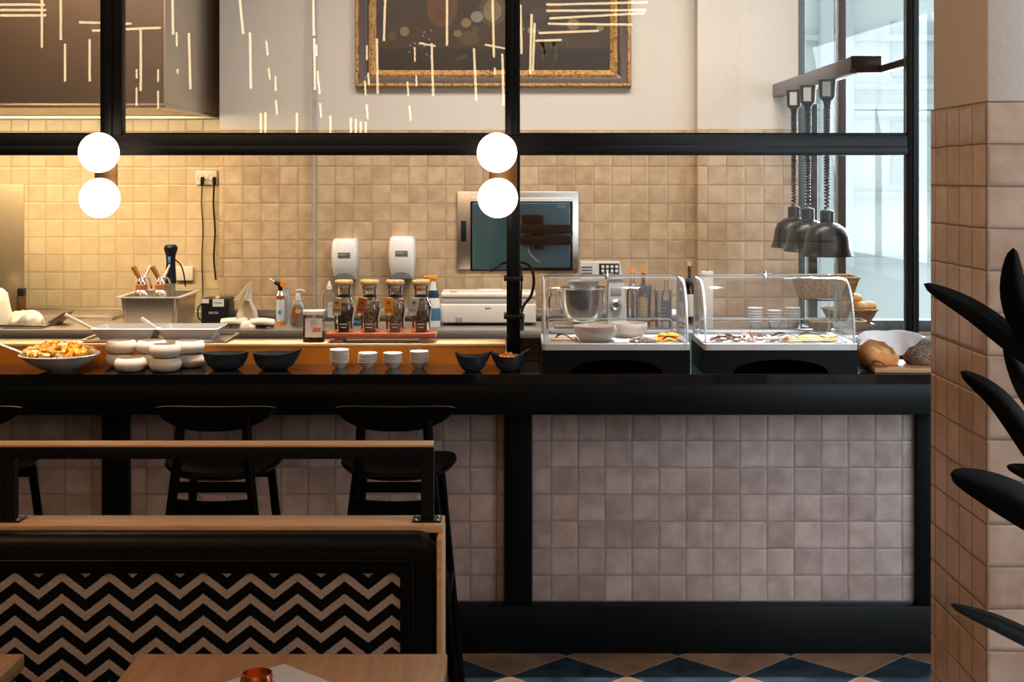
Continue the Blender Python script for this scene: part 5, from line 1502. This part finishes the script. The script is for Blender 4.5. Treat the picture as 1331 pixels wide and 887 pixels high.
bk = tongs((WX(1135, 5.02), 5.045, CT + .02), -.1, TNG, 'dark tongs lying on the bread board', .05)

# ------------------------------------------------------------------ bar stools
def make_stool():
    t = thing('bar_stool', 'x', 'bar stool', (0, 0, 0), 0, 'black bar stools at the counter')
    SZ = .82
    # seat: rounded, slightly dished
    def fs(a, r, z):
        e = .62
        c, s = math.cos(a), math.sin(a)
        return (.19 * r * math.copysign(abs(c) ** .8, c), .185 * r * math.copysign(abs(s) ** .8, s), z + .018 * abs(c * r) ** 2)
    obj('seat', lathe([(0, SZ - .045), (.7, SZ - .043), (.93, SZ - .032), (1.0, SZ - .018), (.98, SZ - .006), (.85, SZ - .004), (0, SZ - .016)], n=48, fn=fs), CHAIR_BLACK, t)
    # backrest: straight top, belly bottom, gently curved
    bm = B(); nu, nv = 32, 10; H = .078; W = .191
    G_ = []
    for side in (0, 1):
        g = []
        for j in range(nv + 1):
            row = []
            for i in range(nu + 1):
                u = i / nu * 2 - 1
                hgt = H * (max(0, 1 - abs(u) ** 2.6)) ** .62
                z = 1.027 - .004 * u * u - (1 - j / nv) * hgt - .006 * (abs(u) ** 8)
                y = -.200 + .045 * u * u + (.018 if side else 0) - .0 * j
                row.append(bm.verts.new((u * W, y, z)))
            g.append(row)
        G_.append(g)
        for j in range(nv):
            for i in range(nu): bm.faces.new((g[j][i], g[j][i + 1], g[j + 1][i + 1], g[j + 1][i]))
    a, b = G_
    for i in range(nu):
        bm.faces.new((a[0][i], a[0][i + 1], b[0][i + 1], b[0][i])); bm.faces.new((a[nv][i], a[nv][i + 1], b[nv][i + 1], b[nv][i]))
    for j in range(nv):
        bm.faces.new((a[j][0], a[j + 1][0], b[j + 1][0], b[j][0])); bm.faces.new((a[j][nu], a[j + 1][nu], b[j + 1][nu], b[j][nu]))
    bmesh.ops.remove_doubles(bm, verts=bm.verts, dist=.0005)
    obj('backrest', bm, CHAIR_BLACK, t)
    for s in (-1, 1):
        obj('leg', tube(smooth_path([(s * .104, -.178, .985), (s * .112, -.188, .86), (s * .124, -.195, .76), (s * .175, -.222, .30), (s * .208, -.238, 0)], 4), .016, n=12, rad=None), CHAIR_BLACK, t)
        obj('leg', tube(smooth_path([(s * .128, .125, .79), (s * .16, .17, .42), (s * .196, .215, 0)], 4), .015, n=12), CHAIR_BLACK, t)
    # curved rear rail, side rails, foot rails
    def rail_bm(x0, x1, y, z, sag, h):
        poly = [(x0 + (x1 - x0) * i / 12, z + sag * (2 * i / 12 - 1) ** 2) for i in range(13)] + [(x1, z - h), (x0, z - h)]
        return prism(poly, 'y', y - .011, y + .011)
    obj('rail', rail_bm(-.138, .138, -.201, .727, .010, .075), CHAIR_BLACK, t)
    obj('apron', rail_bm(-.125, .125, .118, .79, 0, .05), CHAIR_BLACK, t)
    obj('apron', rail_bm(-.115, .115, -.185, .785, 0, .03), CHAIR_BLACK, t)
    obj('foot_rail', box(-.165, .165, .165, .190, .34, .37, .003), CHAIR_BLACK, t)
    for s in (-1, 1):
        obj('foot_rail', tube([(s * .166, -.215, .40), (s * .163, .178, .40)], .012, n=10), CHAIR_BLACK, t)
    return t
ST = make_stool()
SY = 4.65
ST.location = (-.379, SY, 0); ST['label'] = 'black wooden bar stool at the counter, nearest the bench end post'
dup(ST, (-.954, SY, 0), None, 'black wooden bar stool in the middle, between the two other stools')
dup(ST, (-1.765, SY, 0), None, 'black wooden bar stool cut by the left edge of the picture')

# ------------------------------------------------------------------ bench with rail
bn = thing('banquette_bench', 'upholstered bench with oak shelf top, black leather border and zigzag fabric back', 'bench')
BX1 = WX(576, 3.39)
BXL = -2.2
obj('shelf', box(BXL, BX1, 3.385, 3.49, .898, .916, .002), OAK, bn)
obj('back_frame', box(BXL, BX1 - .02, 3.41, 3.48, .0, .898), BLACK_WOOD, bn)
obj('side_panel', box(BX1 - .012, BX1 + .001, 3.325, 3.49, 0, .8975, .001), OAK, bn)
# leather border: top bar and right bar, rounded, mitred
XP1 = WX(569, 3.33)
TZ = .905; 
bm = B()
def border_prof(n=10):
    # (distance from outer edge, y)
    out = [(0.0, 3.405)]
    for i in range(n + 1):
        a = PI / 2 * i / n
        out.append((.030 - .030 * math.cos(a), 3.355 - .030 * math.sin(a)))
    out += [(.052, 3.324), (.054, 3.3265), (.057, 3.3235), (.085, 3.327), (.092, 3.335), (.092, 3.40)]
    return out
pr_ = border_prof()
rows = []
for d, y in pr_:
    r0 = .055
    rr = max(.055 - d, .0)
    path_ = [(BXL, TZ - d)]
    if rr > 0.002:
        for i in range(9):
            a = PI / 2 - PI / 2 * i / 8
            path_.append((XP1 - .055 + rr * math.cos(a), TZ - .055 + rr * math.sin(a)))
    else:
        for i in range(9): path_.append((XP1 - d, TZ - d))
    path_.append((XP1 - d, .35))
    rows.append([bm.verts.new((x, y, z)) for x, z in path_])
for a, b in zip(rows[:-1], rows[1:]):
    for i in range(len(a) - 1):
        try: bm.faces.new((a[i], a[i + 1], b[i + 1], b[i]))
        except ValueError: pass
obj('leather_border', bm, LEATHER, bn)
obj('piping', tube([(XP1 - .008, 3.338, TZ - .020), (XP1 - .056, 3.322, TZ - .056), (XP1 - .092, 3.334, TZ - .092)], .0016, n=6), LEATHER, bn)
obj('zigzag_panel', box(BXL, XP1 - .088, 3.332, 3.40, .35, TZ - .088), zigzag_mat(), bn)
obj('seat_cushion', box(BXL, XP1, 2.98, 3.40, .36, .47, .03, 4), LEATHER, bn)
obj('seat_base', box(BXL, XP1 - .02, 3.04, 3.41, 0, .36), BLACK_WOOD, bn)
# privacy rail on top
YRl = 3.44
rl = obj('top_rail', box(BXL, WX(564, YRl), YRl - .015, YRl + .015, WZ(595.5, YRl), WZ(580, YRl), .001), BLACK_STEEL, bn)
obj('rail_cap', box(BXL, WX(563, YRl), YRl - .017, YRl + .045, WZ(580, YRl) + .0002, WZ(580, YRl) + .005, .001), OAK, bn)
for a, b in ((547.5, 564), (3, 21.5)):
    po = obj('rail_post', box(WX(a, YRl), WX(b, YRl), YRl - .015, YRl + .015, .920, WZ(595.5, YRl)), BLACK_STEEL, bn)
    xc = (WX(a, YRl) + WX(b, YRl)) / 2
    obj('base_plate', box(xc - .036, xc + .034, YRl - .028, YRl + .028, .9162, .920, .001), BLACK_STEEL, po)
    bm = B()
    for sx in (-.027, .026):
        for sy in (-.018, .018): add_lathe(bm, [(0, 0), (.0045, 0), (.004, .003), (0, .003)], cx=xc + sx, cy=YRl + sy, cz=.920, n=10)
    obj('bolt', bm, STEEL_DULL, po)

# ------------------------------------------------------------------ tables
def table(x0, x1, label):
    y0, y1 = 2.27, 2.966
    t = thing('dining_table', label, 'table', ((x0 + x1) / 2, (y0 + y1) / 2, 0))
    hx, hy = (x1 - x0) / 2, (y1 - y0) / 2
    obj('table_top', box(-hx, hx, -hy, hy, .718, .75, .003), OAK_TABLE, t)
    for sx in (-1, 1):
        for sy in (-1, 1):
            obj('leg', box(sx * (hx - .07) - .02, sx * (hx - .07) + .02, sy * (hy - .07) - .02, sy * (hy - .07) + .02, 0, .70, .003), BLACK_STEEL, t)
    obj('under_frame', box(-hx + .05, hx - .05, -hy + .05, hy - .05, .695, .7178), BLACK_STEEL, t)
    return t
table(WX(180, 2.966), WX(581.5, 2.966), 'oak table with a marble slab and copper votive on it, in front of the bench')
table(WX(32, 2.966) - .65, WX(32, 2.966), 'oak table whose corner shows at the bottom left edge of the picture')
mb = obj('marble_slab', box(-.15, .15, -.15, .15, 0, .010, .002), pm('white_marble', (.62, .62, .63), .25, 0, .08, 6), loc=(-.466, 2.665, .7505)); mb.rotation_euler = (0, 0, PI / 4 + .02)
tag(mb, 'white marble square slab turned cornerwise on the oak table', 'slab')
vt = thing('votive_holder', 'small copper votive holder standing on the white marble slab', 'candle holder', (-.474, 2.60, .761))
obj('holder', lathe([(0, 0), (.026, 0), (.034, .02), (.034, .055), (.028, .078), (.0265, .078), (.0325, .055), (.032, .02), (.024, .004), (0, .004)], n=40), COPPER, vt)
obj('wax', lathe([(0, .006), (.025, .006), (.031, .02), (.031, .045), (0, .045)], n=32), pm('orange_wax', (.75, .28, .08), .4), vt)

# ------------------------------------------------------------------ rubber plant in front of the pillar
pl_ = thing('rubber_plant', 'dark leaved rubber plant reaching in at the right edge before the tiled pillar', 'plant')
def leaf(pts, halfw, wdir, mid=.5, rib=True):
    """pts: base .. tip along the midrib; wdir: direction of the blade's width"""
    bm = B()
    c = smooth_path(pts, 6); n = len(c) - 1
    wd = Vector(wdir).normalized()
    rows = []
    for i, p in enumerate(c):
        f = i / n
        w = halfw * (math.sin(PI * min(1, (f ** .75) * .985 + .015)) ** .62) * (1 if f < .9 else 1)
        d = (c[min(i + 1, n)] - c[max(i - 1, 0)]).normalized()
        s = (wd - d * wd.dot(d)).normalized(); nn = d.cross(s)
        rows.append([bm.verts.new(p + s * w * t_ + nn * (abs(t_) ** 1.5) * w * .28) for t_ in (-1, -.6, -.2, 0, .2, .6, 1)])
    for a, b in zip(rows[:-1], rows[1:]):
        for i in range(6): bm.faces.new((a[i], a[i + 1], b[i + 1], b[i]))
    bmesh.ops.solidify(bm, geom=bm.faces[:], thickness=.0012)
    bmesh.ops.remove_doubles(bm, verts=bm.verts, dist=.0003)
    return obj('leaf', bm, GREEN_LEAF, pl_)
SX, SYp = 1.06, 2.62
stem = [(SX, SYp, .30), (SX + .01, SYp, .8), (SX - .005, SYp + .02, 1.2), (SX, SYp, 1.62)]
obj('stem', tube(smooth_path(stem), .011, n=10), pm('brown_stem', (.05, .03, .02), .7), pl_)
def PT(px, py, Y): return P(px, py, Y)
leaf([PT(1398, 500, 2.62), PT(1335, 452, 2.62), PT(1266, 402, 2.60), PT(1200, 369, 2.58)], .030, (0.3, .5, 1))
leaf([PT(1400, 470, 2.6), PT(1350, 430, 2.58), PT(1322, 380, 2.56), PT(1317, 322, 2.55)], .038, (1, .3, 0))
leaf([PT(1405, 680, 2.62), PT(1352, 590, 2.6), PT(1300, 520, 2.58), PT(1248, 483, 2.56)], .028, (.6, .3, 1))
leaf([PT(1410, 720, 2.62), PT(1350, 668, 2.58), PT(1290, 636, 2.55), PT(1235, 616, 2.52)], .040, (.2, .35, 1))
leaf([PT(1410, 868, 2.62), PT(1345, 830, 2.6), PT(1290, 805, 2.58), PT(1235, 786, 2.56)], .026, (.2, 1, .65))
leaf([PT(1400, 560, 2.66), PT(1360, 530, 2.68), PT(1330, 490, 2.7), PT(1306, 440, 2.72)], .030, (1, .3, .3))
leaf([PT(1395, 600, 2.72), PT(1355, 618, 2.78), PT(1330, 612, 2.8), PT(1308, 606, 2.82)], .018, (0, .4, 1))
leaf([PT(1420, 880, 2.6), PT(1480, 840, 2.6), PT(1540, 820, 2.6)], .04, (0, .5, 1))
obj('pot', lathe([(0, 0), (.11, 0), (.12, .02), (.15, .30), (.155, .31), (.14, .31), (.13, .27), (0, .27)], cx=SX, cy=SYp, n=40), pm('grey_pot', (.2, .2, .2), .6), pl_)
obj('soil', lathe([(0, .285), (.13, .272), (0, .26)], cx=SX, cy=SYp, n=30), pm('soil', (.04, .025, .015), .95), pl_)

# ------------------------------------------------------------------ tube pendant lights of the dining room (behind the camera, mirrored in the panes)
TUBE = emit('warm_tube_glow', (1.0, 0.72, 0.40), 14)
def tubes(lst, D, label, rpx):
    Yv = 2 * YP - D
    t = thing('tube_chandelier', label, 'chandelier')
    for (x0, y0, x1, y1) in lst:
        a = Vector((WX(x0, D), Yv, WZ(y0, D))); b = Vector((WX(x1, D), Yv, WZ(y1, D)))
        a.z = min(a.z, ZC - .05); b.z = min(b.z, ZC - .05)
        g = obj('glowing_tube', tube([a, b], rpx * D / F_PX, n=8), TUBE, t)
        hi = a if a.z > b.z else b
        obj('suspension_cord', tube([hi + Vector((0, 0, .005)), Vector((hi.x, hi.y, ZC))], .002, n=5), BLACK_PL, g)
big = [(54.5, -10, 54.5, 62), (79, -10, 79, 52), (84.5, 57, 84.5, 106), (116.5, 51, 116.5, 106), (103, 29, 171, 31), (120, 40, 209, 36), (183, 37, 183, 118), (224, -10, 225, 45), (245.5, 43, 247.5, 116),
       (311, -10, 316, 44), (325, 42, 326, 115), (407, -8, 408, 46), (408.5, 50, 409.5, 117), (501, -10, 499, 53), (490, 50, 491, 122), (581, -10, 581, 59), (561, 56, 563, 125), (640, -10, 642, 72), (616, 63, 619, 131), (653, 70, 654.5, 137),
       (-5, 6, 58, 6), (-5, 13, 60, 13), (-5, 20, 60, 20), (710, 6, 842, 3), (710, 14, 840, 13), (714, 24, 838, 17), (712, 31, 822, 32), (700, 43, 778, 40), (696, 53, 730, 52), (676.5, 6, 678, 70), (691, 18, 689, 96), (695, 30, 692.5, 92)]
tubes([q for q in big if q[0] < 280], 12.0, 'glowing tube chandelier mirrored in the panes before the steel hood', 1.5)
tubes([q for q in big if 280 < q[0] < 660], 12.0, 'glowing tube chandelier mirrored as tall strokes over the painting', 1.5)
tubes([q for q in big if q[0] > 660], 12.0, 'glowing tube chandelier mirrored as level strokes right of the middle post', 1.5)
small = [(71, 45, 71, 74), (177.5, 90, 177.5, 102), (177.5, 114, 177.5, 138), (205.5, 90, 205.5, 106), (205.5, 118, 205.5, 141), (229.5, 42, 230, 60), (230.5, 90, 231, 96), (346, 53, 348, 72), (349, 89, 351, 103), (358, 99, 358.5, 118), (358.5, 130, 360, 149),
         (411, 58, 411.5, 73), (413, 92, 413.5, 110), (414, 104, 415.5, 122), (416, 134, 417.5, 153), (477, 59, 477, 78), (478.5, 95, 479.5, 111), (474, 105, 475.5, 124), (476.5, 136, 478, 155), (539, 61, 539.5, 80), (541, 98, 541.5, 112), (529.5, 106, 531, 125), (532, 137, 534, 157), (642, 66, 642, 75), (643, 88, 643, 97), (545, 56, 566, 60), (630, 58, 657, 63)]
tubes(small, 16.0, 'chandelier of short tubes, mirrored small beneath the longer strokes', 1.2)
low = [(339, 147, 339, 174), (345, 146, 345, 174), (386, 147, 386, 174), (429.5, 150, 429.5, 174), (456, 153, 456, 174), (462.5, 155, 462.5, 174), (469, 158, 469, 174), (475.5, 158, 475.5, 174)]
tubes(low, 16.8, 'low hanging tube chandelier mirrored just above the transom', 1.4)
